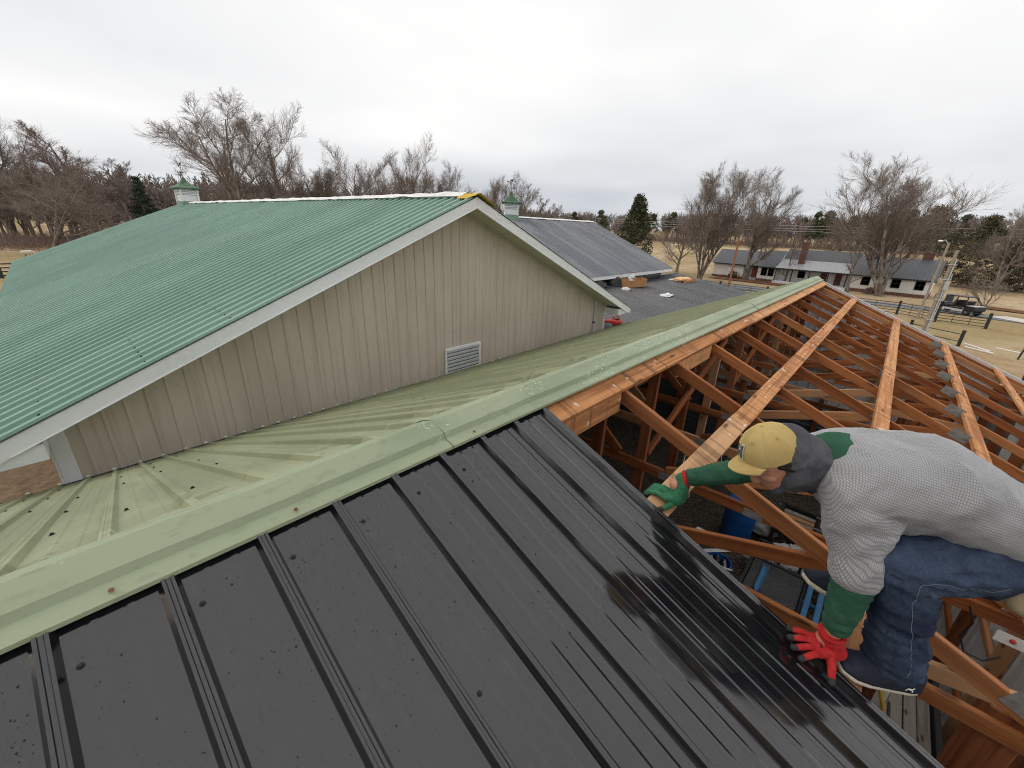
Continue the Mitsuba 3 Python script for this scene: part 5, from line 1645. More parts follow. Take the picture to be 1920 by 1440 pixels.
for z in (0.78, 0.93):
    put(f'{dk}__end_rail', bx(0.82, 1.62, 7.34, 7.37, z, z + 0.05, 0.004), 'dark_trim')
# two rows of grey blocks before the deck
for i in range(10):
    pv = thing('concrete_block', 'grey concrete block in the double row before the slatted trailer', 'block', 'concrete blocks before the trailer')
    x, y = 0.95 + 0.2 * (i % 5), 5.95 + 0.21 * (i // 5)
    put(f'{pv}__block', bx(x, x + 0.19, y, y + 0.19, 0.02, 0.40 - 0.02 * (i // 5), 0.01), 'concrete')
bb = thing('steel_channel', 'single blue steel channel lying across the slatted deck', 'steel channel')
put(f'{bb}__web', bx(1.02, 1.10, 6.42, 7.12, 0.648, 0.66, 0.003), 'blue_steel')
for x in (1.02, 1.10):
    put(f'{bb}__flange', bx(x - 0.006, x + 0.006, 6.42, 7.12, 0.661, 0.72, 0.003), 'blue_steel')
rk_ = thing('steel_rack', 'stack of long blue steel channels standing beside the slatted deck', 'rack')
for i, (x, y0, y1, z) in enumerate(((1.70, 5.7, 7.3, 0.80), (1.84, 5.6, 7.0, 0.90), (1.98, 5.5, 6.9, 0.86), (1.86, 6.6, 8.0, 0.72), (2.10, 6.3, 7.7, 0.76), (2.12, 5.2, 6.2, 0.70))):
    put(f'{rk_}__channel', bx(x - 0.035, x + 0.035, y0, y1, z - 0.06, z, 0.006), 'blue_steel')
    put(f'{rk_}__flange', bx(x - 0.042, x - 0.030, y0, y1, z + 0.001, z + 0.035, 0.003), 'blue_steel')
for y in (5.75, 6.7):
    put(f'{rk_}__cross_bar', bx(1.62, 2.2, y, y + 0.06, 0.60, 0.66, 0.006), 'blue_steel')
    for x in (1.65, 2.17):
        put(f'{rk_}__leg', bx(x - 0.03, x + 0.03, y, y + 0.06, 0.02, 0.60, 0.006), 'blue_steel')
for (c, s3, sd, lb) in (((1.45, 7.85, 0.45), (0.42, 0.32, 0.28), 21, 'heap of white plastic sheeting behind the blue channels'), ((1.05, 7.65, 0.25), (0.32, 0.22, 0.24), 22, 'crumpled white sheet at the end of the slatted deck')):
    k = thing('plastic_sheet', lb, 'plastic sheet')
    put(f'{k}__sheet', crumple(c, *s3, sd, 4, 0.5), 'sack_white', smooth=45)
cr = thing('wooden_crate', 'black framed wooden crate behind the barrel', 'crate')
for i in range(5):
    put(f'{cr}__slat', bx(0.95, 1.72, 8.55 + 0.17 * i, 8.68 + 0.17 * i, 0.56, 0.59, 0.004), 'purlin_wood' if i % 2 else 'grey_wood')
for y in (8.46, 9.42):
    put(f'{cr}__frame_bar', bx(0.88, 1.80, y, y + 0.06, 0.50, 0.66, 0.006), 'dark_trim')
for x in (0.88, 1.74):
    put(f'{cr}__frame_bar', bx(x, x + 0.06, 8.521, 9.419, 0.50, 0.64, 0.006), 'dark_trim')
    for y in (8.49, 9.45):
        put(f'{cr}__leg', bx(x, x + 0.06, y - .03, y + .03, 0.02, 0.50), 'dark_trim')
tcv = thing('covered_box', 'box under a dark grey cover with straps, behind the crate', 'box')
put(f'{tcv}__cover', cbox(0.8, 0.9, 0.62, 0.05).apply_translation((2.35 - 0.45, 9.1, 0.36)), 'tarp_dark')
for y in (8.85, 9.3):
    put(f'{tcv}__strap', bx(1.49, 2.31, y, y + 0.05, 0.672, 0.680), 'grey_wall_metal')
# plank topped wagon below the man's near foot
wg = thing('plank_wagon', 'wagon bed of weathered grey planks below the edge of the black roof', 'wagon')
for i, x in enumerate((2.47, 2.585, 2.70, 2.83, 2.945)):
    board(f'{wg}__plank', (x, 3.6, 0.92), (x, 6.4, 0.92), 0.105 if i != 2 else 0.12, 0.035, 'grey_wood')
for y in (3.65, 5.0, 6.3):
    put(f'{wg}__bearer', bx(2.40, 3.02, y, y + 0.07, 0.82, 0.90, 0.004), 'dark_trim')
put(f'{wg}__side_beam', bx(3.03, 3.09, 3.6, 6.4, 0.84, 0.96, 0.006), 'dark_trim')
for y in (4.0, 5.9):
    w = lathe([(0, -0.08), (0.28, -0.08), (0.31, -0.05), (0.31, 0.05), (0.28, 0.08), (0, 0.08)], 20)
    w.vertices = w.vertices[:, [2, 0, 1]] + V(2.5, y, 0.33)
    put(f'{wg}__wheel', w, 'dark_rubber', smooth=35)
put(f'{wg}__bracket', bx(2.50, 2.88, 4.76, 4.84, 0.945, 0.955, 0.002), 'galv_metal')
put(f'{wg}__chain', tube([(2.64, 3.7, 0.955), (2.645, 4.6, 0.955), (2.64, 5.4, 0.955)], 0.014, 6), 'dark_trim')
hw = thing('handrail', 'white metal upright with a yellow rope beneath the near shoe', 'upright')
put(f'{hw}__upright', bx(2.02, 2.07, 3.08, 3.13, 0.5, 3.3, 0.004), 'white_metal')
put(f'{hw}__rope', tube([(2.0, 3.06, 3.25), (2.06, 3.04, 3.1), (2.10, 3.1, 2.9), (2.04, 3.05, 2.6)], 0.014, 6), 'yellow_sheet', smooth=True)
cd = thing('warning_card', 'white card with a red dot fixed to a bottom chord on the right', 'card')
put(f'{cd}__card', bx(2.36, 2.50, 3.272, 3.276, 3.80, 3.875), 'white_plain')
put(f'{cd}__dot', trimesh.creation.icosphere(subdivisions=2, radius=0.014).apply_translation((2.43, 3.27, 3.84)), 'red_plastic', smooth=True)
cb = thing('cable', 'black cable drooping behind the right hand post', 'cable')
put(f'{cb}__cord', tube([(2.22, 3.27, 3.95), (2.26, 3.25, 3.86), (2.24, 3.24, 3.74), (2.28, 3.22, 3.66), (2.36, 3.22, 3.66), (2.42, 3.25, 3.72)], 0.005, 6), 'dark_rubber', smooth=True)
wr = thing('cable', 'white wire looping between the king boards', 'cable')
put(f'{wr}__cord', tube([(0.15, 3.6, 3.2), (0.25, 3.9, 3.5), (0.18, 4.2, 3.75), (0.4, 4.6, 3.9), (0.55, 4.3, 3.6)], 0.006, 6), 'sack_white', smooth=True)
ol = thing('wall_light', 'pale oval light on the dark wall seen through the trusses', 'light')
m = hull([((-4.83, 6.3, 2.0), .05), ((-4.83, 6.85, 2.0), .05)])
mm_ = man2tri(m)
mm_.vertices = (mm_.vertices - V(-4.83, 0, 2.0)) * V(0.5, 1, 2.2) + V(-4.80, 0, 2.0)
put(f'{ol}__cover', mm_, 'sack_white', smooth=40)
fx_ = thing('ceiling_fixture', 'small grey boxed light fixture hung just past the gripped board', 'light')
put(f'{fx_}__case', bx(0.66, 0.74, 3.0, 3.26, 3.55, 3.62, 0.01), 'galv_metal')
put(f'{fx_}__angle_iron', beam((0.55, 3.2, 3.3), (1.05, 3.5, 3.45), 0.04, 0.005)[0], 'galv_metal')
put(f'{fx_}__angle_iron', beam((0.6, 3.6, 3.0), (1.0, 3.2, 3.4), 0.04, 0.005)[0], 'galv_metal')


# ------------------------------------------------------------------ the roofer
J = dict(pelvis=V(1.860, 2.080, 5.060), spine=V(1.605, 1.935, 5.21), chest=V(1.443, 1.868, 5.19), neck=V(1.319, 1.82, 5.185),
         Lsh=V(1.445, 1.70, 5.155), Lel=V(1.532, 1.662, 4.892), Lwr=V(1.536, 1.643, 4.640),
         Rsh=V(1.30, 2.01, 5.135), Rel=V(1.094, 1.861, 5.031), Rwr=V(0.878, 1.795, 4.915),
         Lhip=V(1.815, 1.935, 5.005), Lkn=V(1.616, 1.723, 4.968), Lan=V(1.722, 1.778, 4.545),
         Rhip=V(1.84, 2.19, 5.0), Rkn=V(1.605, 2.112, 4.81), Ran=V(1.556, 2.035, 4.60))
LAX = unit(J['Lsh'] - J['Rsh'])
TAX = unit(J['neck'] - J['pelvis'])
BAX = unit(np.cross(LAX, TAX)) * 1.0
BAX = BAX * np.sign(BAX[2])


def waffle(p, n, uv):
    # knit cells along the trunk and round it
    qx, qy, qz = p.x - 1.6, p.y - 1.94, p.z - 5.16
    a = qx * TAX[0] + qy * TAX[1] + qz * TAX[2]
    l = qx * LAX[0] + qy * LAX[1] + qz * LAX[2]
    b = qx * BAX[0] + qy * BAX[1] + qz * BAX[2]
    th = dr.atan2(b, l) * 0.165
    fu, fv = a / 0.0062, th / 0.0062
    fu, fv = fu - dr.floor(fu), fv - dr.floor(fv)
    return dr.maximum(dr.abs(fu - 0.5), dr.abs(fv - 0.5)) * 2


def waffle_c(p, n, uv):
    w = waffle(p, n, uv)
    f = fbm(p.x * 9, p.y * 9, p.z * 9, 3)
    return mix(mix((0.43, 0.435, 0.45), (0.235, 0.24, 0.25), smoothstep(0.35, 0.95, w)), (0.20, 0.205, 0.215), smoothstep(0.5, 0.8, f) * 0.25)


def denim(p, n, uv):
    a = fbm(p.x * 5, p.y * 5, p.z * 5, 4)
    w = noise(p.x * 320, p.y * 320, p.z * 110)
    c = mix((0.019, 0.029, 0.055), (0.048, 0.070, 0.118), smoothstep(0.35, 0.72, a))
    wear = smoothstep(0.56, 0.78, fbm(p.x * 11 + 3, p.y * 11, p.z * 11, 4))
    return mix(c, (0.085, 0.11, 0.16), wear * 0.45) * (0.75 + 0.5 * w)


mat('shirt_grey', proc(waffle_c), 0.92, 0.15, bump=proc(lambda p, n, uv: (1 - waffle(p, n, uv)) * 0.0010, eps=0.0005))
mat('shirt_green', weathered((0.032, 0.098, 0.062), (0.018, 0.058, 0.037), (0.052, 0.135, 0.09), 12, 0.8), 0.9, 0.15)
mat('denim', proc(denim), 0.9, 0.15)
mat('cap_yellow', weathered((0.47, 0.352, 0.142), (0.36, 0.255, 0.095), (0.55, 0.43, 0.195), 14, 0.8), 0.9, 0.15)
mat('gaiter_grey', weathered((0.085, 0.087, 0.098), (0.045, 0.046, 0.054), (0.13, 0.133, 0.148), 14, 0.8), 0.9, 0.15)
mat('skin', weathered((0.47, 0.225, 0.145), (0.38, 0.16, 0.10), (0.54, 0.285, 0.19), 18, 0.6), 0.5, 0.4)
mat('hair_black', (0.012, 0.010, 0.009), 0.5, 0.5)
mat('glove_red', weathered((0.42, 0.022, 0.026), (0.25, 0.012, 0.014), (0.52, 0.05, 0.05), 50, 0.9), 0.85, 0.2)
mat('glove_green', weathered((0.034, 0.15, 0.075), (0.018, 0.085, 0.042), (0.07, 0.22, 0.12), 50, 0.95), 0.85, 0.2)
mat('glove_rubber', (0.030, 0.030, 0.032), 0.7, 0.3)
mat('shoe_navy', weathered((0.020, 0.024, 0.040), (0.012, 0.014, 0.024), (0.04, 0.046, 0.065), 30, 0.6), 0.8, 0.2)
mat('sole_cream', weathered((0.58, 0.54, 0.44), (0.42, 0.38, 0.30), (0.66, 0.62, 0.53), 14, 0.7), 0.7, 0.3)
mat('canvas_tan', weathered((0.36, 0.285, 0.185), (0.25, 0.19, 0.12), (0.45, 0.37, 0.26), 9, 0.9), 0.9, 0.15)
mat('leather_brown', weathered((0.15, 0.07, 0.035), (0.09, 0.04, 0.02), (0.22, 0.11, 0.06), 20, 0.7), 0.6, 0.4)
mat('thread_pale', (0.17, 0.19, 0.23), 0.9, 0.1)


def folds(amp, fr, seed, axis=None):
    """Cloth wrinkles: ridged noise, stretched across an axis if given."""
    def fn(v, n):
        q = v * fr
        if axis is not None:
            q = q + np.outer(v @ axis, axis) * fr * 1.6
        a = meshkit.fbm(q + seed, 4, seed)
        return amp * (1 - 5 * np.abs(a - 0.5)) * 1.1
    return fn


ROOFER = thing('person', 'roofer in a tan cap and grey waffle shirt, bent double and gripping a purlin', 'person')
pj = lambda k, o=(0, 0, 0): J[k] + V(*o)
# body: one continuous skin under the clothes
ch = []
for a, ra, b, rb in (('pelvis', .105, 'spine', .105), ('spine', .105, 'chest', .11), ('chest', .09, 'neck', .055), ('Lsh', .055, 'Lel', .042), ('Lel', .040, 'Lwr', .029), ('Rsh', .055, 'Rel', .042), ('Rel', .040, 'Rwr', .029),
                     ('chest', .09, 'Lsh', .06), ('chest', .09, 'Rsh', .06), ('pelvis', .10, 'Lhip', .085), ('pelvis', .10, 'Rhip', .085), ('Lhip', .08, 'Lkn', .055), ('Lkn', .054, 'Lan', .036), ('Rhip', .08, 'Rkn', .055), ('Rkn', .052, 'Ran', .036)):
    ch.append(((J[a], ra), (J[b], rb)))
ch += [((J['Lwr'], .029), (V(1.522, 1.648, 4.575), .03)), ((J['Rwr'], .029), (V(0.845, 1.765, 4.875), .032))]
HF = unit(V(-0.54, -0.50, -0.68))                       # where the face points
HL = unit(np.cross(V(-0.60, -0.43, 0.675), HF))             # towards his left
HUP = unit(np.cross(HF, HL))
HC = V(1.186, 1.652, 5.240)
hd = lambda f, l, u: HC + HF * f + HL * l + HUP * u
CA = 0.24                                               # the cap sits tipped back on the head
CF, CU = HF * math.cos(CA) + HUP * math.sin(CA), HUP * math.cos(CA) - HF * math.sin(CA)
hc = lambda f, l, u: HC + CF * f + HL * l + CU * u
ch += [((J['neck'], .058), (hd(-.035, 0, -.04), .06)), ((hd(-.02, 0, .015), .088), (hd(.012, 0, .015), .084)), ((hd(.02, 0, -.02), .074), (hd(.045, 0, -.075), .052)),
       ((hd(.045, 0, -.075), .048), (hd(.055, 0, -.10), .038)), ((hd(.086, 0, -.022), .013), (hd(.104, 0, -.055), .0135)), ((hd(.10, .009, -.058), .009), (hd(.10, -.009, -.058), .009)),
       ((hd(.070, .030, -.035), .022), (hd(.058, .045, -.045), .022)), ((hd(.070, -.030, -.035), .022), (hd(.058, -.045, -.045), .022)),
       ((hd(.083, .018, -.082), .010), (hd(.083, -.018, -.082), .010)), ((hd(.080, .014, -.094), .010), (hd(.080, -.014, -.094), .010)), ((hd(.072, .04, -.004), .014), (hd(.083, .012, -.006), .014)), ((hd(.072, -.04, -.004), .014), (hd(.083, -.012, -.006), .014))]
for e in (1, -1):
    ch.append(((hd(-.024, e * .078, -.015), .012), (hd(-.030, e * .078, -.042), .009)))
put(f'{ROOFER}__body', bones(ch, 0.010, 5), 'skin', smooth=True)
for e in (1, -1):
    k = put(f'{ROOFER}__eye', trimesh.creation.icosphere(subdivisions=3, radius=0.0105).apply_translation(hd(.078, e * .029, -.022)), 'white_plain', smooth=True)
    put(f'{k}__iris', trimesh.creation.icosphere(subdivisions=2, radius=0.0062).apply_translation(hd(.0835, e * .0285, -.025)), 'hair_black', smooth=True)
    put(f'{ROOFER}__eyebrow', tube([hd(.092, e * .012, -.002), hd(.089, e * .03, .004), hd(.076, e * .047, -.002)], [.004, .005, .003], 6), 'hair_black', smooth=True)
    put(f'{ROOFER}__eyelid', tube([hd(.086, e * .016, -.018), hd(.0885, e * .029, -.0125), hd(.078, e * .044, -.02)], [.003, .004, .003], 6), 'skin', smooth=True)
put(f'{ROOFER}__lip', tube([hd(.087, .024, -.088), hd(.0945, 0, -.087), hd(.087, -.024, -.088)], [.003, .0055, .003], 6), 'lip', smooth=True)
mat('lip', (0.30, 0.11, 0.085), 0.5, 0.4)
hr = hull([(hd(-.030, 0, .01), .082), (hd(-.045, 0, -.035), .06)]) + hull([(hd(-.015, .072, .012), .020), (hd(.012, .076, -.002), .014), (hd(-.02, .078, -.045), .012)]) + hull([(hd(.0, -.078, -.005), .016), (hd(.012, -.076, -.035), .010)])
put(f'{ROOFER}__hair', man2tri(hr, 0.012, 2, bump=lambda v, n: 0.004 * (meshkit.noise(v * 120) - .5)), 'hair_black', smooth=True)

# cap
def cap_mesh():
    m = trimesh.creation.icosphere(subdivisions=5, radius=1.0)
    m = trimesh.intersections.slice_mesh_plane(m, (0, 0, 1), (0, 0, -0.10))
    v = m.vertices
    az = np.arctan2(v[:, 1], v[:, 0])
    sv = 1 - 0.018 * np.exp(-((np.mod(az + np.pi / 6, np.pi / 3) - np.pi / 6) / 0.035) ** 2) * (v[:, 2] < 0.97)
    sq = 1 + 0.05 * np.clip(v[:, 0], 0, 1) * np.clip(v[:, 2], 0, 1)
    wr = 0.02 * (meshkit.fbm(v * 3.0 + 4, 4, 6) - 0.5)
    r = (sv * sq + wr)
    loc = v * r[:, None] * V(0.106, 0.094, 0.106)
    out = HC + CF * 0 + np.outer(loc[:, 0] - 0.002, CF) + np.outer(loc[:, 1], HL) + np.outer(loc[:, 2] + 0.018, CU)
    t = trimesh.Trimesh(out, m.faces, process=True)
    return t


cap_k = put(f'{ROOFER}__cap', cap_mesh(), 'cap_yellow', smooth=50, label='tan yellow baseball cap')


def brim():
    n, m_ = 25, 9
    pts = []
    for i in range(n):
        a = -0.98 + 1.96 * i / (n - 1)
        for j in range(m_):
            t = j / (m_ - 1)
            f0, l0 = 0.096 * math.cos(a), 0.091 * math.sin(a)
            reach = 0.062 * max(0.0, math.cos(a * 1.28)) ** 0.55
            f_ = f0 + t * reach
            l_ = l0 * (1 + 0.02 * t)
            u_ = 0.019 + 0.006 * t - 0.30 * (l_ / 0.1) ** 2 * 0.10 - 0.03 * t * t * 0.5
            pts.append(hc(f_, l_, u_))
    pts = np.array(pts)
    f = []
    for i in range(n - 1):
        for j in range(m_ - 1):
            a = i * m_ + j
            f += [(a, a + m_, a + m_ + 1), (a, a + m_ + 1, a + 1)]
    lo = pts - CU * 0.0035
    k = len(pts)
    f2 = [(c + k, b + k, a + k) for a, b, c in f]
    rim = []
    edge = [i * m_ + m_ - 1 for i in range(n)]
    for a, b in zip(edge[:-1], edge[1:]):
        rim += [(a, a + k, b + k), (a, b + k, b)]
    return tm(np.vstack([pts, lo]), f + f2 + rim)


put(f'{cap_k}__brim', brim(), 'cap_yellow', smooth=40)
put(f'{cap_k}__button', trimesh.creation.icosphere(subdivisions=2, radius=0.008).apply_translation(hc(-.002, 0, .122)), 'cap_yellow', smooth=True)
for az_ in (0.62, -0.62, 1.75, -1.75):
    q = V(math.cos(az_) * .078, math.sin(az_) * .068, .098)
    put(f'{cap_k}__eyelet', trimesh.creation.torus(0.004, 0.0015, major_sections=12, minor_sections=5).apply_transform(
        np.vstack([np.column_stack([np.column_stack(frame(unit(np.cross(q, V(0, .3, 1))), q)) , q]), [0, 0, 0, 1]])).apply_transform(np.vstack([np.column_stack([CF, HL, CU, HC]), [0, 0, 0, 1]])), 'cap_yellow', smooth=True)


def on_cap(mesh2d, f0, l0, scale_depth=0.003):
    """Wraps lettering (x along his right to left, y up) on to the front of the cap."""
    v = mesh2d.vertices
    l = l0 - v[:, 0]
    u = f0 + v[:, 1]
    uu = np.clip((u - 0.018) / 0.106, -0.1, 0.99)
    rr = np.sqrt(np.maximum(1 - uu ** 2, 0.01))
    f = np.sqrt(np.maximum(rr ** 2 - (l / 0.094) ** 2, 0.0)) * 0.106 * (1 + 0.05 * np.clip(uu, 0, 1)) + 0.001 + v[:, 2]
    return tm(HC + np.outer(f, CF) + np.outer(l, HL) + np.outer(u, CU), mesh2d.faces)


def flat(poly, depth):
    return join([trimesh.creation.extrude_polygon(g, depth) for g in getattr(poly, 'geoms', [poly])]).subdivide()


hm = sbox(0, 0, 0.011, 0.044).union(sbox(0.023, 0, 0.034, 0.044)).union(sbox(0.009, 0.016, 0.025, 0.026))
put(f'{cap_k}__emblem_border', on_cap(flat(hm.buffer(0.0035), 0.002).subdivide(), 0.040, 0.017), 'thread_pale_tan')
put(f'{cap_k}__emblem', on_cap(flat(hm, 0.0035).subdivide(), 0.040, 0.017), 'gaiter_grey', label='dark block letter H stitched on the cap front')
mat('thread_pale_tan', (0.55, 0.50, 0.38), 0.9, 0.1)
sq_ = join([trimesh.creation.extrude_polygon(Polygon([(0.006 * i, 0), (0.006 * i + 0.0012, 0), (0.006 * i + 0.004, 0.008), (0.006 * i + 0.0028, 0.008)]), 0.002) for i in range(6)])
put(f'{cap_k}__stitching', on_cap(sq_.subdivide(), 0.026, 0.017), 'thread_pale_tan', label='small worn line of stitching under the letter')

# neck gaiter pulled over the chin, green collar
gm_ = hull([(hd(-.072, 0, .01), .058), (hd(-.048, .056, -.022), .040), (hd(-.048, -.056, -.022), .040), (hd(-.012, .046, -.098), .034), (hd(-.012, -.046, -.098), .034), (hd(.046, 0, -.122), .031), (pj('neck', (.01, -.02, .0)), .075)])
gm_ += hull([(pj('neck', (.0, -.02, .0)), .085), (hd(-.04, 0, -.06), .075), (pj('neck', (.03, .0, -.02)), .09)])
gt = man2tri(gm_, 0.008, 3, bump=lambda v, n: folds(0.010, 9, 2, unit(HC - J['neck']))(v, n) + folds(0.004, 22, 6, unit(HC - J['neck']))(v, n))
put(f'{ROOFER}__neck_gaiter', gt, 'gaiter_grey', smooth=True, label='dark grey neck gaiter pulled up over the chin')
nc = J['neck'] * .5 + J['chest'] * .5
cm_ = hull([(pj('neck', (.022, -.005, .012)), .104), (nc + V(.0, 0, .004), .127), (nc + LAX * .055 + V(0, 0, -.035), .098), (nc - LAX * .06 + V(0, 0, -.01), .095)])
cl = man2tri(cm_, 0.010, 3, bump=folds(0.006, 8, 5, TAX))
put(f'{ROOFER}__collar', cl, 'shirt_green', smooth=True, label='bunched green collar')

# grey waffle shirt with short sleeves
sp = lambda c, l, r, o=(0, 0, 0): (J[c] + LAX * l + V(*o), r)
pa = TAX
sh_parts = [hull([(J['pelvis'] - pa * .01 + LAX * .10 + V(0, 0, .012), .098), (J['pelvis'] - LAX * .10 + V(0, 0, .01), .10), (J['pelvis'] - pa * .02 + V(0, 0, .035), .115), sp('spine', .105, .125), sp('spine', -.10, .12), sp('spine', 0, .15), sp('spine', .03, .11, (.03, 0, -.10))]),
            hull([sp('spine', .105, .125), sp('spine', -.10, .12), sp('spine', 0, .15), sp('spine', .03, .11, (.03, 0, -.10)), sp('chest', .115, .115), sp('chest', -.115, .115), sp('chest', 0, .135), sp('chest', .02, .11, (.02, 0, -.06))]),
            hull([sp('chest', .115, .115), sp('chest', -.115, .115), sp('chest', 0, .13), (J['Lsh'], .082), (J['Rsh'], .078), (J['neck'] * .45 + J['chest'] * .55, .115)]),
            hull([(J['Lsh'] + V(0, 0, .005), .082), (J['Lsh'] * .45 + J['Lel'] * .55, .074), (J['chest'] + LAX * .09 + V(.05, 0, -.04), .085)]),
            hull([(J['Lsh'] * .45 + J['Lel'] * .55, .073), (J['Lsh'] * .06 + J['Lel'] * .94, .068)]),
            hull([(J['Rsh'], .080), (J['Rsh'] * .45 + J['Rel'] * .55, .066)])]
ms = m3.Manifold.batch_boolean(sh_parts, m3.OpType.Add)
cut = J['Lsh'] * .12 + J['Lel'] * .88
n_ = unit(J['Lsh'] - J['Lel'])


def shirt_bump(v, n):
    f = folds(0.013, 4.5, 9, unit(TAX + 0.6 * LAX))(v, n)
    arm = np.exp(-((np.linalg.norm(v - (J['Lsh'] + V(.05, .02, -.10)), axis=1)) / .16) ** 2)
    return f + arm * folds(0.010, 9, 3, unit(J['Lel'] - J['Lsh']))(v, n)


shirt = man2tri(ms, 0.014, 9, bump=shirt_bump)
put(f'{ROOFER}__shirt', shirt, 'shirt_grey', smooth=True, label='light grey waffle knit short sleeved shirt')
hx, hy, hz = frame(n_, V(0, 0, 1))
hem = trimesh.creation.torus(0.071, 0.006, major_sections=40, minor_sections=8)
hem.vertices = hem.vertices * V(1, 1, 2.4)
hem.vertices = hem.vertices @ np.stack([hy, hz, hx]) + (J['Lsh'] * .02 + J['Lel'] * .98)
put(f'{ROOFER}__shirt__cuff', hem, 'shirt_grey', smooth=True)
# green sleeves below it
for nm, a, b, c in (('L', 'Lsh', 'Lel', 'Lwr'), ('R', 'Rsh', 'Rel', 'Rwr')):
    w = J[b] * .10 + J[c] * .90
    bn = [((J[a] * .3 + J[b] * .7, .064), (J[b], .062)), ((J[b], .062), (J[b] * .55 + J[c] * .45, .054)), ((J[b] * .55 + J[c] * .45, .054), (w, .041))] if nm == 'L' else [((J[a], .062), (J[b], .053)), ((J[b], .053), (J[b] * .5 + J[c] * .5, .047)), ((J[b] * .5 + J[c] * .5, .047), (w, .037))]
    put(f'{ROOFER}__sleeve', bones(bn, 0.010, 5, bump=folds(0.006, 17, 7 if nm == 'L' else 8, unit(J[c] - J[b]))), 'shirt_green', smooth=True, label='dark green long sleeve of the planted arm' if nm == 'L' else 'dark green long sleeve of the reaching arm')

# jeans
jp = [hull([(J['pelvis'] + LAX * .10 + V(.0, 0, -.03), .105), (J['pelvis'] - LAX * .09 + V(0, 0, -.03), .105), (J['Lhip'] + V(.03, 0, -.03), .105), (J['Rhip'] + V(.03, 0, -.02), .10), (J['pelvis'] + V(.05, .02, -.06), .11)]),
      hull([(J['Lhip'] + V(.02, 0, -.02), .112), (J['Lhip'] * .45 + J['Lkn'] * .55 + V(0, 0, -.012), .094)]), hull([(J['Lhip'] * .45 + J['Lkn'] * .55 + V(0, 0, -.012), .094), (J['Lkn'], .077)]),
      hull([(J['Lkn'], .077), (J['Lkn'] * .6 + J['Lan'] * .4 + V(.018, .01, 0), .078)]), hull([(J['Lkn'] * .6 + J['Lan'] * .4 + V(.018, .01, 0), .078), (J['Lan'] + V(.005, 0, -.005), .074)]),
      hull([(J['Rhip'], .11), (J['Rkn'], .078)]), hull([(J['Rkn'], .078), (J['Ran'] + V(0, 0, .03), .064)])]


def jean_bump(v, n):
    f = folds(0.010, 8, 12, unit(V(.2, .3, 1)))(v, n) + folds(0.005, 20, 15, unit(V(.2, .3, 1)))(v, n)
    kn = np.exp(-((np.linalg.norm(v - J['Lkn'] - V(.06, .02, -.03), axis=1)) / .13) ** 2) + np.exp(-((np.linalg.norm(v - J['Lan'] - V(0, 0, .04), axis=1)) / .10) ** 2)
    return f + kn * folds(0.018, 14, 13, V(0, 0, 1))(v, n)


jeans = man2tri(m3.Manifold.batch_boolean(jp, m3.OpType.Add), 0.014, 8, bump=jean_bump)
jk = put(f'{ROOFER}__jeans', jeans, 'denim', smooth=True, label='dark blue jeans')
# outer seams picked out in pale thread
from trimesh.proximity import closest_point
for pth in ([J['Lhip'] + LAX * .11 + V(.02, 0, -.03), J['Lhip'] * .5 + J['Lkn'] * .5 + LAX * .11 + V(0, 0, -.03), J['Lkn'] + LAX * .09 + V(.03, 0, -.02), J['Lkn'] * .5 + J['Lan'] * .5 + LAX * .09 + V(.01, 0, 0), J['Lan'] + LAX * .08],):
    pth = np.array(pth)
    tt = np.linspace(0, len(pth) - 1, 60)
    from scipy.interpolate import CubicSpline
    q = CubicSpline(np.arange(len(pth)), pth)(tt)
    c_, _, fi_ = closest_point(jeans, q)
    c_ = c_ + jeans.face_normals[fi_] * 0.001
    put(f'{jk}__seam', tube(c_, 0.0011, 5), 'thread_pale', smooth=True)
blt = trimesh.creation.torus(1.0, 0.16, major_sections=48, minor_sections=8)
blt.vertices = blt.vertices * V(0.178, 0.128, 0.14)
px_ = unit(LAX - TAX * np.dot(LAX, TAX))
blt.vertices = blt.vertices @ np.stack([px_, np.cross(TAX, px_), TAX]) + J['pelvis'] - TAX * 0.030 + V(.0, 0, -.03)
put(f'{ROOFER}__belt', blt, 'leather_brown', smooth=True)
# tool pouch hung from the belt
tp_ = thing('tool_pouch', 'tan canvas tool pouch hanging from the back of the roofer\'s belt', 'tool pouch')
pm = m3.Manifold.batch_hull([m3.Manifold.sphere(.03, 16).translate(tuple(map(float, q))) for q in (V(1.915, 1.955, 5.135), V(1.99, 2.06, 5.14), V(1.925, 1.92, 5.02), V(2.04, 2.03, 5.01), V(1.945, 1.895, 4.90), V(2.06, 1.98, 4.88), V(2.02, 1.89, 4.95))])
put(f'{tp_}__pouch', man2tri(pm, 0.016, 5, bump=folds(0.012, 11, 22)), 'canvas_tan', smooth=True)
put(f'{tp_}__flap', tube([V(1.905, 1.93, 5.145), V(1.905, 1.915, 5.09), V(1.915, 1.895, 5.02)], [.016, .014, .012], 8), 'canvas_tan', smooth=True)
put(f'{tp_}__hammer_loop', tube([V(1.92, 1.92, 5.12), V(1.918, 1.892, 5.04), V(1.93, 1.875, 4.97), V(1.955, 1.88, 5.05)], .007, 6), 'leather_brown', smooth=True)


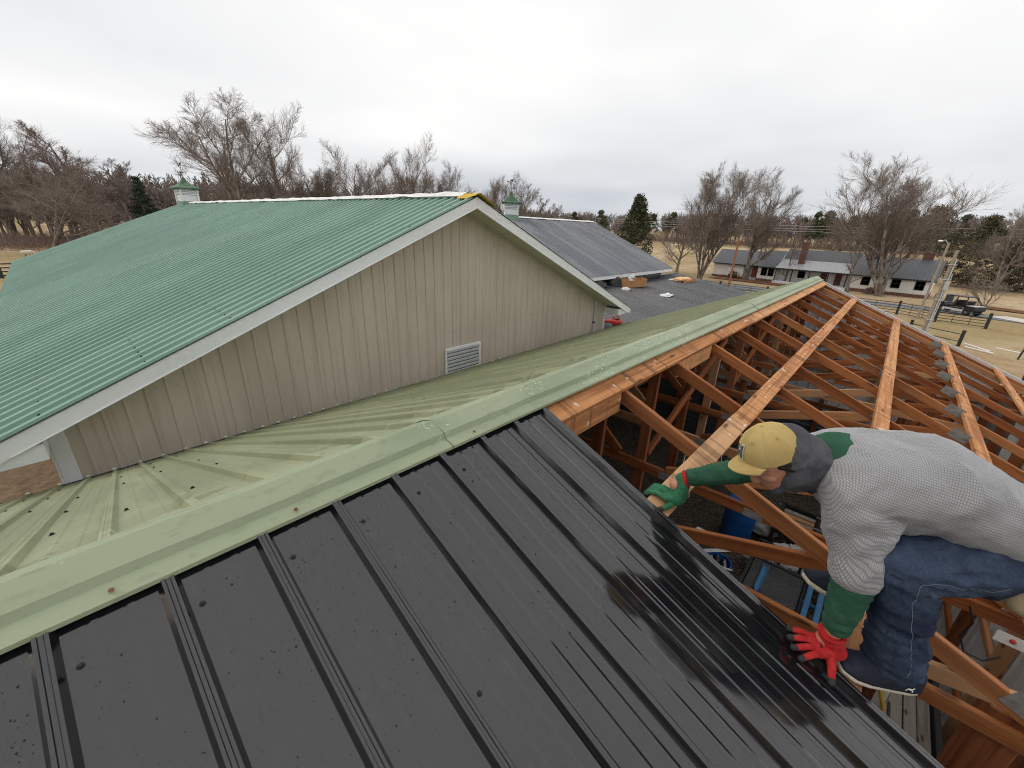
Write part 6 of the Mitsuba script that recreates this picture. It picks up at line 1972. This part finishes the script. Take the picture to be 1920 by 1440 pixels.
# gloves: fingers as separate bent chains rooted in the palm
def glove(name, label, wrist, palm, fingers, thumb, bsdf, tip_from=1, cuff_r=.037):
    g = []
    g.append(hull([(wrist, cuff_r), (palm[0], .033), (palm[1], .030)]))
    g.append(hull([(palm[0], .028), (palm[1], .028), (palm[2], .0155), (palm[3], .0155)]))
    for fg in fingers + [thumb]:
        for (a, ra), (b, rb) in zip(fg[:-1], fg[1:]):
            g.append(hull([(a, ra), (b, rb)]))
    m = man2tri(m3.Manifold.batch_boolean(g, m3.OpType.Add), 0.0045, 3, bump=lambda v, n: 0.0012 * (meshkit.fbm(v * 60, 3, 4) - .5), lam=0.4)
    k = put(f'{ROOFER}__glove', m, bsdf, smooth=True, label=label)
    for fg in fingers + [thumb]:
        (a, ra), (b, rb) = fg[-2], fg[-1]
        put(f'{k}__fingertip', man2tri(hull([(a * .35 + b * .65, ra * .97 + .0012), (b, rb + .0016)]), 0.005, 1), 'glove_rubber', smooth=True)
    return k


RA = unit(V(-.74, -.67, 0))
RA = RA - NR * np.dot(RA, NR)
RA = unit(RA)
RB = unit(np.cross(NR, RA))                             # across the hand, towards his far side or near side
if RB[1] > 0:
    RB = -RB
PO = roofR(1.502, 1.632, 0.024 + 0.016)                 # heel of the hand towards the fingers
hp3 = lambda a, b, h: PO + RA * a + RB * b + NR * h
fing = []
for k, (b0, b1, L_) in enumerate(((.030, .050, .074), (.010, .014, .084), (-.012, -.022, .078), (-.032, -.056, .060))):
    fing.append([(hp3(.035, b0, .004), .0125), (hp3(.035 + L_ * .42, b0 * .6 + b1 * .4, .006), .0115), (hp3(.035 + L_ * .75, b0 * .25 + b1 * .75, -.006), .0105), (hp3(.035 + L_, b1, -.014), .0095)])
thb = [(hp3(-.02, .036, .006), .0165), (hp3(-.002, .070, .002), .0135), (hp3(.012, .098, -.006), .0115), (hp3(.020, .116, -.012), .0100)]
gk = glove('L', 'red work glove spread flat on the black metal', J['Lwr'] + V(-.006, .002, -.03), [hp3(-.045, .016, .022), hp3(-.045, -.016, .020), hp3(.030, .028, .002), hp3(.030, -.030, .002)], fing, thb, 'glove_red')
pr_ = [hp3(-.02 + .006 * i, .012 * math.sin(i * 1.9) + 0.006, .0355 - .0016 * i) for i in range(9)]
put(f'{gk}__print', tube(pr_, .0022, 5), 'glove_rubber', smooth=True, label='black printed squiggle on the back of the red glove')
put(f'{ROOFER}__glove__cuff', trimesh.creation.torus(0.037, 0.008, major_sections=30, minor_sections=8).apply_transform(np.vstack([np.column_stack([np.column_stack(frame(V(1, .1, 0.05), unit(J['Lwr'] - hp3(-.04, 0, .02)))), J['Lwr'] + V(-.002, 0, -.018)]), [0, 0, 0, 1]])), 'glove_red', smooth=True)

# right hand closed over the gripped purlin near its sawn end
PX = 0.817
pw3 = lambda dx, y, h: V(PX + dx, y, PT - K * (PX + dx)) + NR * h
fing = []
for k, (y, L_) in enumerate(((1.700, 1.0), (1.724, 1.08), (1.748, 1.03), (1.770, 0.85))):
    fing.append([(pw3(.000, y + .012, .030), .0125), (pw3(-.040, y + .002, .026), .0118), (pw3(-.072, y - .006, .004), .0112), (pw3(-.076, y - .012, -.026 * L_), .0105)])
thb = [(pw3(.030, 1.735, .026), .0165), (pw3(.028, 1.694, .022), .0135), (pw3(.020, 1.662, .014), .0118), (pw3(.012, 1.640, .0115), .0108)]
gk = glove('R', 'green work glove closed over the sawn end of the purlin', J['Rwr'] + V(-.012, -.012, -.012), [pw3(.036, 1.772, .040), pw3(.032, 1.742, .040), pw3(.002, 1.708, .032), pw3(.002, 1.778, .032)], fing, thb, 'glove_green')
band = trimesh.creation.torus(0.036, 0.006, major_sections=30, minor_sections=8)
fx, fy, fz = frame(unit(J['Rel'] - J['Rwr']))
band.vertices = band.vertices * V(1, 1, 1.6)
band.vertices = band.vertices @ np.stack([fy, fz, fx]) + J['Rwr'] + V(-.002, -.004, -.004)
put(f'{gk}__cuff', band, 'glove_red', smooth=True, label='dark red knit cuff of the green glove')


# shoes
def shoe(label, heel, toe, upn, w=0.048):
    x, y, z = frame(toe - heel, upn)
    L_ = np.linalg.norm(toe - heel)
    P = lambda a, b, c: heel + x * a * L_ + y * b + z * c
    so = hull([(P(.07, .012, .015), .014), (P(.07, -.012, .015), .014), (P(.02, 0, .018), .012)]) 
    out = [(-.02, .026), (.12, .034), (.40, .033), (.68, .046), (.85, .042), (.97, .022)]
    pl = [(P(a, s * b, .016), .0145) for a, b in out for s in (-1, 1)]
    so = hull(pl)
    kk = put(f'{ROOFER}__shoe', man2tri(hull([(P(a, s * b * .93, .030 + .004), .016) for a, b in out for s in (-1, 1)] + [(P(.10, 0, .085), .030), (P(.33, 0, .090), .034), (P(.55, 0, .068), .032), (P(.80, 0, .044), .026)]), 0.010, 3, bump=lambda v, n: 0.002 * (meshkit.fbm(v * 30, 3, 2) - .5)), 'shoe_navy', smooth=True, label=label)
    sl = man2tri(so, 0.01, 1)
    put(f'{kk}__sole', sl, 'sole_cream', smooth=40)
    for i in range(5):
        a = .44 + .07 * i
        put(f'{kk}__lace', tube([P(a, -.026, .080 - .045 * (a - .4)), P(a + .02, 0, .104 - .075 * (a - .4)), P(a, .026, .080 - .045 * (a - .4))], .0028, 5), 'shoe_navy', smooth=True)
    return kk, P, y, z


n_up = NR
sk1, P1, y1, z1 = shoe('navy running shoe on the purlin beside the black panels, with a white mark at the heel', V(1.800, 1.850, 4.392), V(1.578, 1.652, 4.487), unit(V(.28, -.12, .95)))
sk2, P2, _, _ = shoe('navy running shoe seen past the planted arm, cream sole towards the camera', V(1.612, 2.055, 4.478), V(1.415, 1.925, 4.575), unit(V(.30, .30, .90)))
# the emblem at the near heel: two arcs locked into one another
def arc_band(cx, cy, r, a0, a1, w):
    from shapely.geometry import LineString
    t = np.linspace(a0, a1, 18)
    return LineString(np.column_stack([cx + r * 1.25 * np.cos(t), cy + r * np.sin(t)])).buffer(w, cap_style=2)


lg = arc_band(0, 0.0075, 0.0085, math.pi * 1.02, math.pi * 1.98, .0017).union(arc_band(0, -0.0075, 0.0085, 0.02 * math.pi, .98 * math.pi, .0017))
lm = flat(lg, 0.0012)
side = 1 if (y1 @ V(.2, -1, .2)) > 0 else -1
lv = lm.vertices
lx_ = lv[:, 0] * 1.35
base = np.array([P1(.20, side * .040, .052)] * len(lv))
up_s = unit(z1 * 0.9 - y1 * side * 0.42)
out_n = unit(np.cross(unit(P1(1, 0, 0) - P1(0, 0, 0)), up_s))
out_n = out_n * np.sign(out_n @ (y1 * side))
put(f'{sk1}__emblem', tm(base + np.outer(lx_, unit(P1(1, 0, 0) - P1(0, 0, 0))) + np.outer(lv[:, 1] * 1.35, up_s) + np.outer(lv[:, 2] + 0.004, out_n), lm.faces), 'white_plain', label='white emblem of two crossed arcs')
